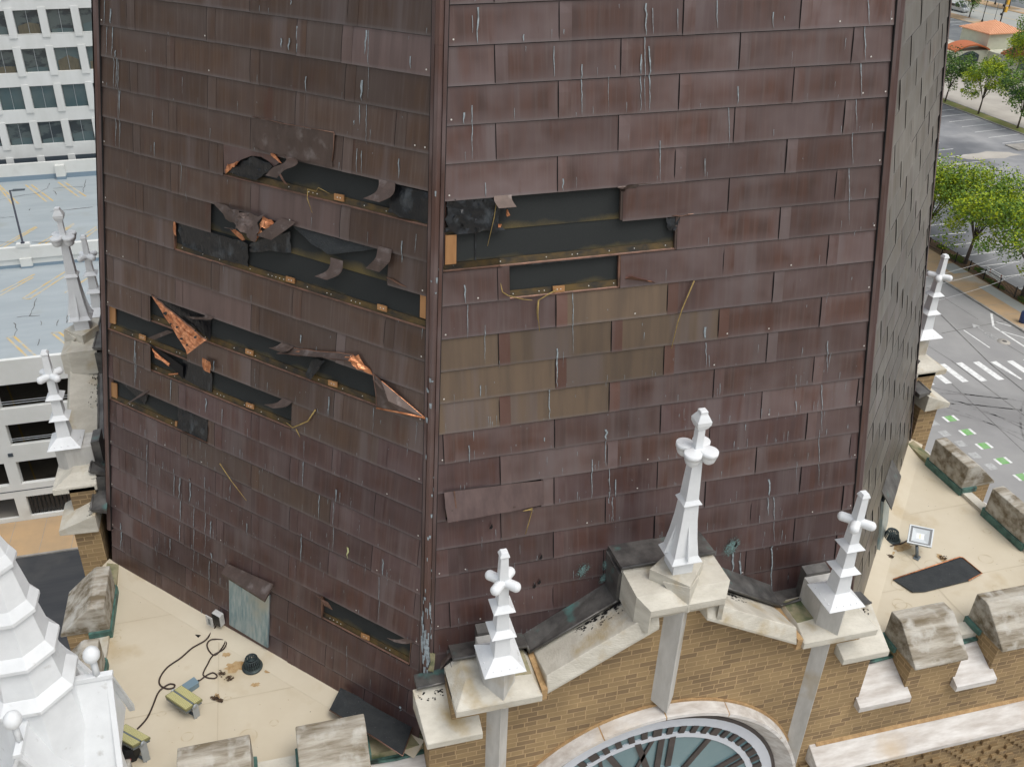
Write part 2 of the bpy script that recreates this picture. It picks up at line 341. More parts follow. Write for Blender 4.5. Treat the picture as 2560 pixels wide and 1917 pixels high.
def copy_tree(o, parent=None):
    c = o.copy(); C.objects.link(c); c.parent = parent; ORG[c.name] = ORG.get(o.name, Vector((0, 0, 0)))
    for ch in list(o.children): copy_tree(ch, c)
    return c
def struct(mb, name): return tag(mb.build(name), kind='structure')
def sheet(name, pts, z, m, kind='structure'):
    b = MB(); b.poly([(x, y, z) for x, y in pts], m); o = b.build(name); o['kind'] = kind; return o
def rect(x0, y0, x1, y1): return [(x0, y0), (x1, y0), (x1, y1), (x0, y1)]

# ---------------------------------------------------------------- the steeple: eight battered faces clad in copper panels
A0 = 6.0; KB = .1431; KA = .1460; ROOFZ = 0.0; TOPZ = 12.5
T225 = math.tan(PI/8)
def frame(fi):               # fi: angle index, 0 = front (-Y), -1 = front left, 1 = front right
    th = rad(-90+45*fi); n = Vector((math.cos(th), math.sin(th), 0)); t = Vector((-math.sin(th), math.cos(th), 0)); return n, t, (KB if fi % 2 == 0 else KA)
def FP(fi, s, z, off=0):
    n, t, k = frame(fi); return n*(A0-k*z+off)+t*s+Vector((0, 0, z))
def fat(fi, u, v, off=0):    # photograph pixel -> (s, z) on that face
    n, t, k = frame(fi); p = plane(u, v, (n.x, n.y, k), A0+off); return p.dot(t), p.z
def fpt(fi, u, v, off=0):
    s, z = fat(fi, u, v, off); return FP(fi, s, z, off)
def hw(fi, z): return (A0-(KB if fi % 2 == 0 else KA)*z)*T225
ZB, HB, ZA, HA = 6.994, .308, 6.754, .307
JOINT = {0: (0.0, 1.08, 1), -1: (.05, 1.097, 0), 1: (-.05, 1.08, 0)}   # joint x at parity, period, parity carrying it
# open rows: face -> row -> list of (s0, s1)
def hole(fi, row, u0, u1, z0h=None):
    Z, H = (ZB, HB) if fi % 2 == 0 else (ZA, HA); zm = Z-(row+.5)*H; out = []
    for u in (u0, u1):
        if u is None: out.append(None); continue
        lo, hi = -3.2, 3.2
        for _ in range(40):
            mid = (lo+hi)/2; p = FP(fi, mid, zm); q = RM.transposed() @ (p-CAM); uu = PX+FPX*q.x/-q.z
            if uu < u: lo = mid
            else: hi = mid
        out.append(lo)
    return (-9 if out[0] is None else out[0], 9 if out[1] is None else out[1])
HOLES = {-1: {3: [hole(-1, 3, 560, None)], 5: [hole(-1, 5, 532, 974)], 6: [hole(-1, 6, 436, None)], 9: [hole(-1, 9, 378, 944)], 10: [hole(-1, 10, None, 470)],
              11: [hole(-1, 11, 372, 732)], 13: [hole(-1, 13, None, 521)], 18: [hole(-1, 18, 806, 1028)]},
         0: {4: [hole(0, 4, None, 1556)], 5: [hole(0, 5, None, 1692)], 6: [hole(0, 6, 1256, 1550)], 13: [hole(0, 13, 1112, 1352)]}}
def tint_of(fi, row, s):
    if fi == 0:
        if row in (7, 8, 9, 10, 11):
            lim = {7: (-1.0, -.1), 8: (-3, .4), 9: (-3, -.1), 10: (-3, -.6), 11: (0, 0)}[row]
            if lim[0] < s < lim[1]: return (1, 0, 0)
    if fi == -1:
        if (row, round(s)) in ((4, 0), (4, 1)) and .0 < s < 1.15: return (0, 1, 0)
        if row == 3 and -.05 < s < 1.1: return (0, 0, 0)
        if row == 8 and -.95 < s < .1: return (0, .8, 0)
        if row == -1 and s > 1.1: return (0, 1.6, 0)
    return (0, 0, 0)
def cladding(fi, parent):
    b = MB(); Z, H = (ZB, HB) if fi % 2 == 0 else (ZA, HA); vis = fi in (-1, 0, 1); rng = random.Random(50+fi); CU = {-1: 'copper_brown', 1: 'copper_olive'}.get(fi, 'copper_aged')
    j0, per, par = JOINT.get(fi, JOINT[0]); r0 = int(math.floor((Z-TOPZ)/H)); r1 = int(math.ceil(Z/H))
    for row in range(r0, r1+1):
        zt = Z-row*H; zb = max(zt-H, .0)
        if zt <= .02: continue
        if zt > TOPZ: continue
        hb = hw(fi, (zt+zb)/2)-.055; off0 = j0 if (row % 2 == par) else j0+per/2
        js = [off0+per*k for k in range(-5, 6)]; js = [x for x in js if -hb+.03 < x < hb-.03]
        if fi == -1 and row == -1: js = [x for x in js if x < .8]+[1.10]
        ed = [-hb]+js+[hb]
        holes = HOLES.get(fi, {}).get(row, [])
        for i in range(len(ed)-1):
            a, c = ed[i], ed[i+1]; segs = [(a, c)]
            for h0, h1 in holes:
                ns = []
                for p, q in segs:
                    if h1 <= p or h0 >= q: ns.append((p, q)); continue
                    if h0 > p+.02: ns.append((p, h0))
                    if h1 < q-.02: ns.append((h1, q))
                segs = ns
            CU = ({-1: 'copper_brown', 1: 'copper_olive'}.get(fi, 'copper_aged')) if fi == 1 or row < 9+rng.random()*6 else 'copper_lower'
            rnd = rng.random(); jit = rng.uniform(-.002, .003); tn = tint_of(fi, row, (a+c)/2); bulge = rng.uniform(.003, .010)*(.6 if fi == 1 else 1)
            belly = rng.uniform(-.004, .006)
            for p, q in segs:
                nx, ny = (7, 3) if vis else (1, 1)
                xs = [p, p+.03, p+.10]+[p+.10+(q-p-.10)*k/(nx-2) for k in range(1, nx-1)] if (vis and q-p > .2) else [p, q]
                if not vis: xs = [p, q]
                def off(x, lv):
                    d = x-a; e = math.exp(-max(d, 0)/.09)*bulge*math.sin(PI*min(max(lv, .02), .98)) if i > 0 else 0
                    return .004+.013*lv+jit+e+belly*math.sin(PI*lv)*math.sin(PI*(x-a)/(c-a+1e-6))
                gv = []; gp = []; gu = []
                for x in xs:
                    for yi in range(ny+1):
                        l = yi/ny; z = zt-(zt-zb+.010)*l; gv.append(FP(fi, x, max(z, 0), off(x, l))); gp.append((rnd, (x-a)/(c-a), l)); gu.append((x+rnd*40, z))
                b.mesh(gv, [[xi*(ny+1)+yi, xi*(ny+1)+yi+1, (xi+1)*(ny+1)+yi+1, (xi+1)*(ny+1)+yi] for xi in range(len(xs)-1) for yi in range(ny)], CU, True, gp, tn, gu)
                sg_ = .0165 if fi == 0 else .0135
                if vis:
                    for x0, x1 in zip(xs[:-1], xs[1:]):          # folded lower hem
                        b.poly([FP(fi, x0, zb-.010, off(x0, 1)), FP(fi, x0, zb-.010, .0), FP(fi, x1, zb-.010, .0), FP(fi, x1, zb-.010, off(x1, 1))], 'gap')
                        # near-black strip: seam dirt and the lap's contact shade painted as one line
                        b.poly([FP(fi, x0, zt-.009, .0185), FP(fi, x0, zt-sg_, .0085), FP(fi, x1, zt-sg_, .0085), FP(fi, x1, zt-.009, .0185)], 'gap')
                    for k in range(ny):                          # open edge of the lap
                        l0, l1 = k/ny, (k+1)/ny; z0, z1 = zt-(zt-zb)*l0, zt-(zt-zb)*l1
                        e0, e1 = off(p, l0)+.001, off(p, l1)+.001; g = .0065 if fi != 1 else .001
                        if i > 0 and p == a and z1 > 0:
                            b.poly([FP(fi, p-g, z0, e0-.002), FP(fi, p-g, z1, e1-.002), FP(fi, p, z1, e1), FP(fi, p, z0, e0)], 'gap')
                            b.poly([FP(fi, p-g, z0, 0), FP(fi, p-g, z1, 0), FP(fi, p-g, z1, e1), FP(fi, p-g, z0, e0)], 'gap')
                    if i > 0 and p == a:                          # cover piece of the lap, a faint step to the right of the joint
                        w_ = .105; pv = tint_of(fi, row, a-.2); tt = (0, 0, .6) if (tn[0] or pv[0]) else ((0, .75, 0) if tn[1] else (0, 0, 0)); rn2 = min(1, max(0, rnd+rng.uniform(-.25, .45)))
                        for k in range(ny):
                            l0, l1 = k/ny, (k+1)/ny; z0, z1 = zt-(zt-zb+.010)*l0, zt-(zt-zb+.010)*l1
                            if z1 < 0: continue
                            f = lambda x, l: off(x, l)+.003
                            b.poly([FP(fi, p, z0, f(p, l0)), FP(fi, p, z1, f(p, l1)), FP(fi, p+w_, z1, f(p+w_, l1)), FP(fi, p+w_, z0, f(p+w_, l0))], CU,
                                   [(rn2, .0, l0), (rn2, .0, l1), (rn2, .12, l1), (rn2, .12, l0)], tt, [(p, z0), (p, z1), (p+w_, z1), (p+w_, z0)])
    # bird lime and run-off streaks, dents' worth of little pale marks, nail heads (thin deposits lying on the metal)
    def streak(s, z, L, w_, m='drip', bend=0):
        n = max(3, int(L/.04)); pl_, pr = [], []; x = s
        for i in range(n+1):
            f = i/n; ww = w_*(.35+.65*math.sin(PI*min(1, .15+f*.9))**.5)*(.55+.45*rng.random())*(1-.55*f); x = s+bend*f*L+rng.uniform(-1, 1)*w_*.35
            pl_.append((x-ww/2, z-L*f)); pr.append((x+ww/2, z-L*f))
        for i in range(n):
            q = [pl_[i], pl_[i+1], pr[i+1], pr[i]]
            if min(p[1] for p in q) < .01: break
            row = math.floor((Z-q[0][1])/H)
            if any(h0-.02 < x_ < h1+.02 for h0, h1 in HOLES.get(fi, {}).get(row, []) for x_ in (q[0][0],)): continue
            lv = lambda zz_: ((Z-zz_)/H) % 1
            b.poly([FP(fi, p[0], p[1], .0095+.0145*max(lv(p[1]), .0)+.003) for p in q], m)
    if vis:
        if fi == 0:
            big = [(1193, 18, 107, 7), (1180, 38, 82, 3), (1307, 85, 103, 5), (1179, 262, 395, 4), (1158, 280, 308, 7), (1613, 8, 90, 7), (1610, 90, 275, 3), (1630, 20, 85, 3), (1692, 22, 80, 3), (1600, 135, 275, 5), (1622, 115, 275, 6),
                   (1453, 160, 285, 5), (1383, 115, 190, 4), (1519, 190, 280, 2), (1842, 215, 260, 5), (1820, 265, 370, 3), (1790, 0, 70, 4), (1930, 30, 70, 5), (2168, 0, 60, 5), (2160, 65, 150, 5), (2150, 155, 240, 4), (2138, 245, 325, 3), (2128, 330, 410, 3), (2120, 420, 560, 3),
                   (1405, 445, 475, 6), (1648, 350, 450, 4), (1760, 395, 440, 3), (1212, 455, 495, 4), (1161, 710, 755, 8), (1168, 760, 845, 3), (1431, 730, 880, 3), (1391, 868, 970, 6), (1372, 970, 1045, 5), (1513, 1070, 1095, 11), (1512, 1098, 1165, 4), (1761, 815, 850, 10), (1763, 855, 915, 4), (1770, 885, 915, 3),
                   (1211, 810, 905, 3), (1200, 960, 995, 5), (1478, 1145, 1245, 4), (1522, 1170, 1230, 4), (1538, 1195, 1240, 7), (1530, 1240, 1302, 3), (1521, 1225, 1300, 4), (1920, 1195, 1240, 10), (1918, 1240, 1285, 5), (1933, 1240, 1350, 4), (1927, 1360, 1480, 8), (1829, 1375, 1440, 10), (1848, 1398, 1445, 9), (2052, 960, 1080, 4), (2045, 1085, 1210, 3),
                   (1988, 1000, 1025, 5), (1989, 1150, 1200, 2), (2066, 850, 930, 4), (1360, 1090, 1100, 6), (1172, 1110, 1155, 5)]
            for u, v0, v1, w_ in big:
                s0, z0 = fat(fi, u, v0); s1, z1 = fat(fi, u, v1); streak(s0, z0, z0-z1, w_/340, 'drip', (s1-s0)/max(z0-z1, .01))
        if fi == -1:
            big = [(265, 0, 60, 3), (281, 22, 64, 9), (270, 65, 140, 3), (284, 66, 140, 5), (292, 125, 143, 8), (288, 143, 225, 3), (295, 143, 225, 4), (299, 145, 295, 3), (302, 225, 295, 4), (293, 295, 370, 3), (303, 297, 370, 3), (390, 355, 390, 4), (456, 405, 470, 2), (385, 275, 312, 3),
                   (727, 95, 125, 9), (708, 95, 118, 6), (746, 65, 130, 5), (732, 0, 12, 6), (918, 75, 135, 9), (924, 75, 245, 2), (908, 200, 256, 9), (902, 262, 310, 4), (919, 260, 360, 3), (768, 190, 232, 4), (1030, 140, 170, 5), (895, 370, 430, 3), (907, 375, 432, 3), (1000, 395, 445, 4), (889, 300, 312, 5),
                   (1008, 600, 655, 5), (340, 850, 965, 5), (343, 880, 962, 3), (430, 940, 1000, 6), (518, 995, 1030, 7), (424, 860, 912, 3), (754, 835, 855, 7), (538, 900, 925, 6), (936, 965, 1080, 3), (826, 990, 1035, 5), (558, 1020, 1060, 4), (370, 1110, 1260, 3), (438, 1170, 1240, 4), (452, 1190, 1245, 7), (454, 1250, 1300, 6), (478, 1195, 1260, 8), (487, 1260, 1430, 3),
                   (515, 1190, 1280, 3), (516, 1280, 1380, 3), (530, 1300, 1345, 6), (452, 1310, 1355, 5), (428, 1345, 1385, 5), (532, 1380, 1405, 9), (526, 1400, 1500, 4), (620, 1305, 1335, 5), (756, 1330, 1405, 6), (760, 1150, 1212, 4), (763, 1100, 1150, 2), (800, 1235, 1295, 4), (842, 1220, 1250, 8), (836, 1255, 1375, 3), (960, 1395, 1440, 7), (950, 1440, 1550, 3), (305, 1305, 1370, 10), (872, 1365, 1392, 9),
                   (1003, 1760, 1775, 12), (870, 1610, 1690, 2)]
            for u, v0, v1, w_ in big:
                s0, z0 = fat(fi, u, v0); s1, z1 = fat(fi, u, v1); streak(s0, z0, z0-z1, w_/285, 'drip_yellow' if u == 872 else 'drip', (s1-s0)/max(z0-z1, .01))
        for k in range(480 if fi < 1 else 60):
            z = rng.uniform(.15, 9) if rng.random() < .5 else rng.uniform(.1, 4); h_ = hw(fi, z)-.1; s = rng.uniform(-h_, h_) if rng.random() < .6 or fi else rng.uniform(-h_, h_)
            if fi == -1 and rng.random() < .25: s = rng.uniform(-1.9, -.2); z = rng.uniform(.4, 2.8)
            if rng.random() < .45: L_ = rng.uniform(.02, .13); z = Z-math.ceil((Z-z)/H)*H+L_; streak(s, z, L_-.005, rng.uniform(.003, .007)); continue
            streak(s, z, rng.choice((.010, .015, .02, .03, .05, .09, .16)) * rng.uniform(.6, 1.2), rng.uniform(.003, .008), 'drip')
        for row in range(-4, 22):                                # nails near the foot of the panels
            for s in [rng.uniform(-2.6, 2.6) for _ in range(rng.choice((0, 1, 1, 2)))]+[-hw(fi, Z-row*H)+.09]*(row % 2)+[hw(fi, Z-row*H)-.09]*(row % 2):
                zc = Z-row*H-H*.86
                if abs(s) > hw(fi, zc)-.07 or zc < .1: continue
                if any(h0-.05 < s < h1+.05 for h0, h1 in HOLES.get(fi, {}).get(row, [])): continue
                b.poly([FP(fi, s+.0075*math.cos(a), zc+.0075*math.sin(a), .030) for a in [PI/4*q for q in range(8)]][::-1 if fi != 9 else 1], 'nail')
    return b.build('copper_cladding', parent)

steeple = empty('steeple', (0, 0, 0), 'brown copper clad octagonal steeple with torn and missing panels', 'steeple')
FACES = {}
for fi in range(-3, 5): FACES[fi] = cladding(fi, steeple)
# underlayment behind the cladding, all round
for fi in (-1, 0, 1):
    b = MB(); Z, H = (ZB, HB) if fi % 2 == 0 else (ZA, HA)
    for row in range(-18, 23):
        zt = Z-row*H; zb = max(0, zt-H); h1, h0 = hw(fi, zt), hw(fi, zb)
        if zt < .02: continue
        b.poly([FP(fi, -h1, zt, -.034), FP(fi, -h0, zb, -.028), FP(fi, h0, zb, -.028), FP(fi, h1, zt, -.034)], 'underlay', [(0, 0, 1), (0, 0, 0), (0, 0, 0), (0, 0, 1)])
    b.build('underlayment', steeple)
b = MB()
for fi in (-3, -2, 2, 3, 4):
    b.poly([FP(fi, -hw(fi, 12.4), 12.4, -.03), FP(fi, -hw(fi, 0), 0, -.03), FP(fi, hw(fi, 0), 0, -.03), FP(fi, hw(fi, 12.4), 12.4, -.03)], 'felt_dull')
b.build('underlayment', steeple)
b = MB(); b.sq(0, 0, [(TOPZ-.05, A0-.15*TOPZ), (TOPZ+6, .35), (TOPZ+16.5, .05)], 'copper_strip', 8, 22.5); b.build('steeple_top', steeple)
# rounded copper rolls on the eight edges
for i in range(8):
    a = rad(22.5+45*i); b = MB(); d = Vector((math.cos(a), math.sin(a), 0)); tz = Vector((-d.y, d.x, 0)); pts = []
    zl = .28 if i == 5 else (.55 if i == 4 else 0.02); rr = .092 if i == 6 else .082
    k = .1445; lv = [TOPZ]+[z for z in (9.3, 7.02, 4.2, 1.9) if z > zl]+[zl]
    prof = [(-1.25, -.5), (-1.12, -.05), (-.85, .45), (-.45, .85), (0, 1.0), (.45, .85), (.85, .45), (1.12, -.05), (1.25, -.5)]
    for j in range(len(lv)-1):
        secs = []
        for z, e in ((lv[j], 1.0), (lv[j+1]-.02, 1.05)):
            R = (A0-k*z)/math.cos(PI/8); secs.append([d*(R-.055+rr*e*q[1])+tz*(rr*e*q[0]*.86)+Vector((0, 0, z)) for q in prof])
        n = len(prof)
        for q in range(n-1):
            b.poly([secs[0][q], secs[1][q], secs[1][q+1], secs[0][q+1]][::-1] if False else [secs[0][q], secs[1][q], secs[1][q+1], secs[0][q+1]], 'copper_lower' if i == 6 else 'copper_aged', [(.5 if i != 6 else .2, .5, .5)]*4, (0, 0, .12), [(i*3+q*.04, lv[j]), (i*3+q*.04, lv[j+1]), (i*3+q*.04+.04, lv[j+1]), (i*3+q*.04+.04, lv[j])], True)
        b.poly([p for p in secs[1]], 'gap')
    # flat flange either side and its dark joint
    for sg in (-1, 1):
        secs = []
        fi2 = i-6+ (0 if sg < 0 else 1)
        for z in (TOPZ, zl):
            h_ = hw(fi2, z); s_ = (h_ if sg < 0 else -h_); q = -1 if sg < 0 else 1
            secs.append([FP(fi2, s_+q*.062, z, .030), FP(fi2, s_+q*.030, z, .034), FP(fi2, s_+q*.070, z, .026), FP(fi2, s_+q*.070, z, -.01), FP(fi2, s_+q*.058, z, .031)])
        b.poly([secs[0][0], secs[1][0], secs[1][1], secs[0][1]], 'copper_aged', [(.2, .5, .5)]*4, (0, 0, 0), [(i, TOPZ), (i, 0), (i+.05, 0), (i+.05, TOPZ)])
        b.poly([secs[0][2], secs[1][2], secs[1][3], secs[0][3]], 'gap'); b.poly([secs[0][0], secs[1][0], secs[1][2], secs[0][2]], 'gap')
    if i == 5:
        rng = random.Random(3)
        for k_ in range(70):
            z = rng.choice((rng.uniform(.9, 2.2), rng.uniform(.9, 1.8), rng.uniform(.5, 6))); R = (A0-k*z)/math.cos(PI/8); o_ = rng.uniform(-.05, .05); ln = rng.uniform(.01, .05)*(3 if z < 1.8 else 1); ww = rng.uniform(.004, .014)
            P_ = lambda o, z_: d*((A0-k*z_)/math.cos(PI/8)-.055+math.sqrt(max(.0001, 1-(o/.09)**2))*rr+.004)+tz*o+Vector((0, 0, z_))
            b.poly([P_(o_-ww, z), P_(o_-ww*.6, z-ln), P_(o_+ww*.6, z-ln*1.1), P_(o_+ww, z)], 'drip')
    b.build('corner_roll', steeple)
# copper rainwater-like conductor ends are the rolls' open feet; base flashing strip along the roof for the diagonal faces
for fi in (-1, 1, 3, -3):
    b = MB(); h_ = hw(fi, 0)
    b.poly([FP(fi, -h_, .05, .025), FP(fi, -h_, .002, .045), FP(fi, h_, .002, .045), FP(fi, h_, .05, .025)], 'flashing')
    b.build('base_flashing', steeple)

# ---------------------------------------------------------------- torn pieces, straps and strips inside the openings (left face: two crops, right face: one)
c1 = cr(240, 240, 2.572); c2 = cr(240, 660, 2.572); c3 = cr(240, 1100, 2.572); cB = cr(1080, 420, 3.352); cD = cr(1040, 700, 2.509); cE = cr(960, 1200, 3.45)
def grid_patch(fi, cf, corners, m1, m2=None, n=5, k=4, amp=.01, name='torn_panel', thick=.004, seed=1, parent=None):
    """corners: 4 (a, b, off) in crop pixels, going round; a crumpled sheet with real thickness"""
    b = MB(); rng = random.Random(seed); P = [fpt(fi, *cf(a, c), o) for a, c, o in corners]; nrm = frame(fi)[0]; G = []
    for i in range(n+1):
        for j in range(k+1):
            f, g = i/n, j/k; p = P[0]*(1-f)*(1-g)+P[1]*f*(1-g)+P[2]*f*g+P[3]*(1-f)*g; e = 4*min(f, 1-f, .25)*4*min(g, 1-g, .25)
            rag = (amp*.9 if (i in (0, n) or j in (0, k)) and m1 != 'gap' else amp*.3); tv = frame(fi)[1]
            G.append(p+nrm*(rng.uniform(-1, 1)*amp)+Vector((0, 0, rng.uniform(-1, 1)*rag))+tv*(rng.uniform(-1, 1)*rag))
    fs = [[i*(k+1)+j, (i+1)*(k+1)+j, (i+1)*(k+1)+j+1, i*(k+1)+j+1] for i in range(n) for j in range(k)]
    b.mesh(G, fs, m1, m1 != 'copper_bright'); b.mesh([p-nrm*thick for p in G], [f[::-1] for f in fs], m2 or m1)
    return b.build(name, parent or steeple)
def flat_quads(fi, cf, quads, m, off=.006, name='copper_clip', th=.012):
    for q in quads:
        b = MB(); P = [fat(fi, *cf(a, c), off) for a, c in q]
        if len(P) == 2: (s0, z0), (s1, z1) = P; P = [(s0, z0), (s0, z1), (s1, z1), (s1, z0)]
        b.hexa([FP(fi, s, z, off-th) for s, z in P], [FP(fi, s, z, off) for s, z in P], m)
        if name == 'copper_clip':
            cs = sum(p[0] for p in P)/4; cz = sum(p[1] for p in P)/4
            for d in (-.015, .018): b.lathe(FP(fi, cs+d, cz, off-.002), [(0, .006), (.005, .006)], 'nail', 8, ax=frame(fi)[0])
        b.build(name, steeple)
def strap(fi, cf, pts, w_, m='copper_strip', name='loose_strap'):
    P = [fpt(fi, *cf(a, c), o) for a, c, o in pts]; t = frame(fi)[1]; b = MB(); n = frame(fi)[0]
    if len(P) > 2:      # smooth the curl
        Q = []
        for i in range(len(P)-1):
            p0, p1, p2, p3 = P[max(i-1, 0)], P[i], P[i+1], P[min(i+2, len(P)-1)]
            for k in range(4):
                f = k/4; Q.append(.5*((2*p1)+(p2-p0)*f+(2*p0-5*p1+4*p2-p3)*f*f+(3*p1-p0-3*p2+p3)*f**3))
        P = Q+[P[-1]]
    for i in range(len(P)-1):
        a, c = P[i], P[i+1]; d = (c-a).normalized(); up = d.cross(t).normalized()*.004
        b.hexa([a-t*w_/2, a+t*w_/2, c+t*w_/2, c-t*w_/2], [a-t*w_/2+up, a+t*w_/2+up, c+t*w_/2+up, c-t*w_/2+up], m)
    return b.build(name, steeple)
def hem(fi, row, s0, s1, h=.055):
    Z, H = (ZB, HB) if fi % 2 == 0 else (ZA, HA); z = Z-(row+1)*H; e = hw(fi, z)-.07; s0 = max(s0, -e); s1 = min(s1, e); b = MB()
    b.hexa([FP(fi, s0, z-.005, -.02), FP(fi, s1, z-.005, -.02), FP(fi, s1, z+h, -.026), FP(fi, s0, z+h, -.026)], [FP(fi, s0, z-.005, -.004), FP(fi, s1, z-.005, -.004), FP(fi, s1, z+h, -.018), FP(fi, s0, z+h, -.018)], 'hem')
    rng = random.Random(row+fi*7)
    b.hexa([FP(fi, s0, z-.01, .0), FP(fi, s1, z-.01, .0), FP(fi, s1, z+.004, .0), FP(fi, s0, z+.004, .0)], [FP(fi, s0, z-.01, .010), FP(fi, s1, z-.01, .010), FP(fi, s1, z-.001, .008), FP(fi, s0, z-.001, .008)], 'copper_edge')
    x = s0+.1
    while x < s1-.05:
        b.lathe(FP(fi, x, z+h*.5, -.013), [(0, .006), (.004, .005)], 'nail', 8, ax=frame(fi)[0]); x += rng.choice((.24, .3, .42, .05))
    b.build('hem_strip', steeple)
for fi in (-1, 0):
    for row, hs_ in HOLES[fi].items():
        if (fi, row) in ((0, 13), (0, 4), (-1, 5)): continue
        for h0, h1 in hs_: hem(fi, row, h0, h1, .055 if row != 18 else .05)
hem(0, 5, -9, hole(0, 5, 1250, 1250)[0])
# cut edges of the panels at the ends of the openings
for fi, row, u in ((-1, 5, 974), (-1, 11, 732), (-1, 18, 806), (-1, 18, 1028), (0, 4, 1556), (0, 5, 1692), (0, 6, 1256), (0, 6, 1550), (-1, 6, 436)):
    s = hole(fi, row, u, u)[0]; Z, H = (ZB, HB) if fi % 2 == 0 else (ZA, HA); zt = Z-row*H-.02; zb = zt-H+.02; e = -.028; b = MB(); w_ = .022 if fi == -1 else .04
    b.hexa([FP(fi, s-w_/2, zb, -.02), FP(fi, s+w_/2, zb, -.02), FP(fi, s+w_/2, zt, -.02), FP(fi, s-w_/2, zt, -.02)], [FP(fi, s-w_/2, zb, .012), FP(fi, s+w_/2, zb, .014), FP(fi, s+w_/2, zt, .008), FP(fi, s-w_/2, zt, .006)], 'copper_strip' if row not in (18, 6) else 'copper_edge')
    b.build('folded_edge', steeple)
# bright new copper strips and cleats
flat_quads(-1, c1, [[(1530, 628), (1592, 640), (1592, 682), (1530, 668)]], 'copper_new')
flat_quads(-1, c2, [[(1220, 80), (1275, 95), (1275, 128), (1220, 112)], [(1808, 258), (1868, 275), (1868, 310), (1808, 292)], [(275, 450), (317, 465), (317, 495), (275, 480)], [(960, 545), (1010, 562), (1008, 592), (960, 575)], [(1492, 745), (1550, 762), (1550, 795), (1492, 778)], [(963, 890), (1013, 908), (1013, 935), (963, 918)]], 'copper_new')
flat_quads(-1, c2, [[(84, 258), (125, 268), (125, 388), (88, 378)], [(2085, 180), (2136, 192), (2130, 358), (2082, 342)], [(94, 758), (134, 770), (136, 865), (98, 850)], [(508, 1010), (522, 1014), (520, 1045), (506, 1040)]], 'copper_new', -.008, 'new_copper_strip')
flat_quads(-1, c3, [[(1703, 1240), (1757, 1262), (1757, 1290), (1703, 1268)]], 'copper_new')
flat_quads(0, cB, [[(113, 568), (206, 560), (203, 803), (110, 812)]], 'copper_new', -.006, 'new_copper_strip')
flat_quads(0, cB, [[(1013, 995), (1112, 985), (1112, 1035), (1013, 1048)]], 'copper_new')
flat_quads(0, cB, [[(360, 548), (372, 547), (370, 785), (358, 787)], [(596, 775), (1570, 700), (1570, 735), (598, 838)]], 'felt_black', -.022, 'felt_strip', .004)
# black felt sheets (wet looking) still hanging in the openings
GP = grid_patch
GP(-1, c1, [(835, 492, .012), (1010, 384, .03), (1140, 452, .03), (1035, 545, .02)], 'felt_black', n=8, k=5, amp=.010, name='torn_felt', seed=2)
GP(-1, c1, [(1915, 565, .0), (2146, 622, .0), (2143, 825, .0), (1872, 752, .02)], 'felt_black', n=7, k=6, amp=.012, name='torn_felt', seed=3)
GP(-1, c1, [(512, 805, .0), (978, 945, .01), (978, 1105, .0), (560, 965, .0)], 'felt_black', n=10, k=5, amp=.012, name='torn_felt', seed=4)
GP(-1, c1, [(985, 950, .0), (1250, 870, .02), (1252, 1005, .0), (985, 1000, .0)], 'felt_black', n=6, k=4, amp=.01, name='torn_felt', seed=5)
GP(-1, c1, [(1262, 835, .0), (1820, 985, .0), (1500, 1018, .015), (1390, 955, .01)], 'felt_dull', n=8, k=3, amp=.008, name='torn_felt', seed=6)
GP(-1, c2, [(395, 225, -.01), (738, 345, -.01), (736, 490, -.01), (640, 410, .0)], 'felt_black', n=5, k=4, amp=.006, name='torn_felt', seed=7)
GP(-1, c2, [(560, 585, -.006), (746, 700, -.006), (746, 828, .0), (560, 735, .0)], 'felt_black', n=5, k=4, amp=.006, name='torn_felt', seed=8)
GP(-1, c2, [(130, 728, -.005), (345, 812, -.005), (315, 905, -.005), (270, 860, -.005)], 'felt_black', n=5, k=3, amp=.006, name='torn_felt', seed=9)
GP(-1, c2, [(522, 915, .0), (722, 1000, .0), (708, 1142, .035), (526, 1050, .04)], 'felt_black', n=6, k=5, amp=.012, name='torn_felt', seed=10)
GP(-1, c2, [(1385, 612, .03), (1475, 628, .03), (1385, 745, .05), (1342, 722, .04)], 'felt_black', n=3, k=4, amp=.012, name='torn_felt', seed=11)
GP(0, cB, [(128, 268, .004), (540, 240, .004), (596, 522, .02), (120, 556, .006)], 'felt_black', n=12, k=7, amp=.022, name='torn_felt', seed=12)
GP(0, cB, [(1960, 415, .0), (2075, 408, .0), (2045, 520, .02), (1985, 525, .02)], 'felt_black', n=4, k=4, amp=.012, name='torn_felt', seed=13)
GP(0, cB, [(1578, 945, .0), (1640, 930, .0), (1885, 962, .0), (1572, 992, .0)], 'felt_black', n=4, k=2, amp=.0, name='torn_felt', seed=14)
# brown remains of row 3 above the rounded tear
for poly in ([(820, 300), (822, 498), (838, 496), (900, 430), (940, 408), (1000, 386), (1000, 350)], [(1000, 350), (1000, 386), (1060, 392), (1110, 420), (1142, 456), (1180, 430), (1128, 366)]):
    b = MB(); P = [fat(-1, *c1(a, c), .016) for a, c in poly]; P = [(s, min(z, ZA-3*HA-.002)) for s, z in P]; b.poly([FP(-1, s, z, .016) for s, z in P], 'copper_aged', [(.5, .5, .5)]*len(P), (0, 0, 0), P); b.build('torn_panel', steeple)
GP(-1, c1, [(833, 438, .02), (920, 415, .05), (900, 452, .05), (830, 497, .02)], 'copper_bright', n=6, k=3, amp=.014, seed=21)
GP(-1, c1, [(1128, 368, .02), (1150, 372, .03), (1190, 432, .06), (1140, 405, .03)], 'copper_bright', n=4, k=3, amp=.008, seed=22)
strap(-1, c1, [(1240, 390, .02), (1262, 420, .09), (1235, 447, .13), (1175, 470, .15), (1127, 520, .17)], .135)
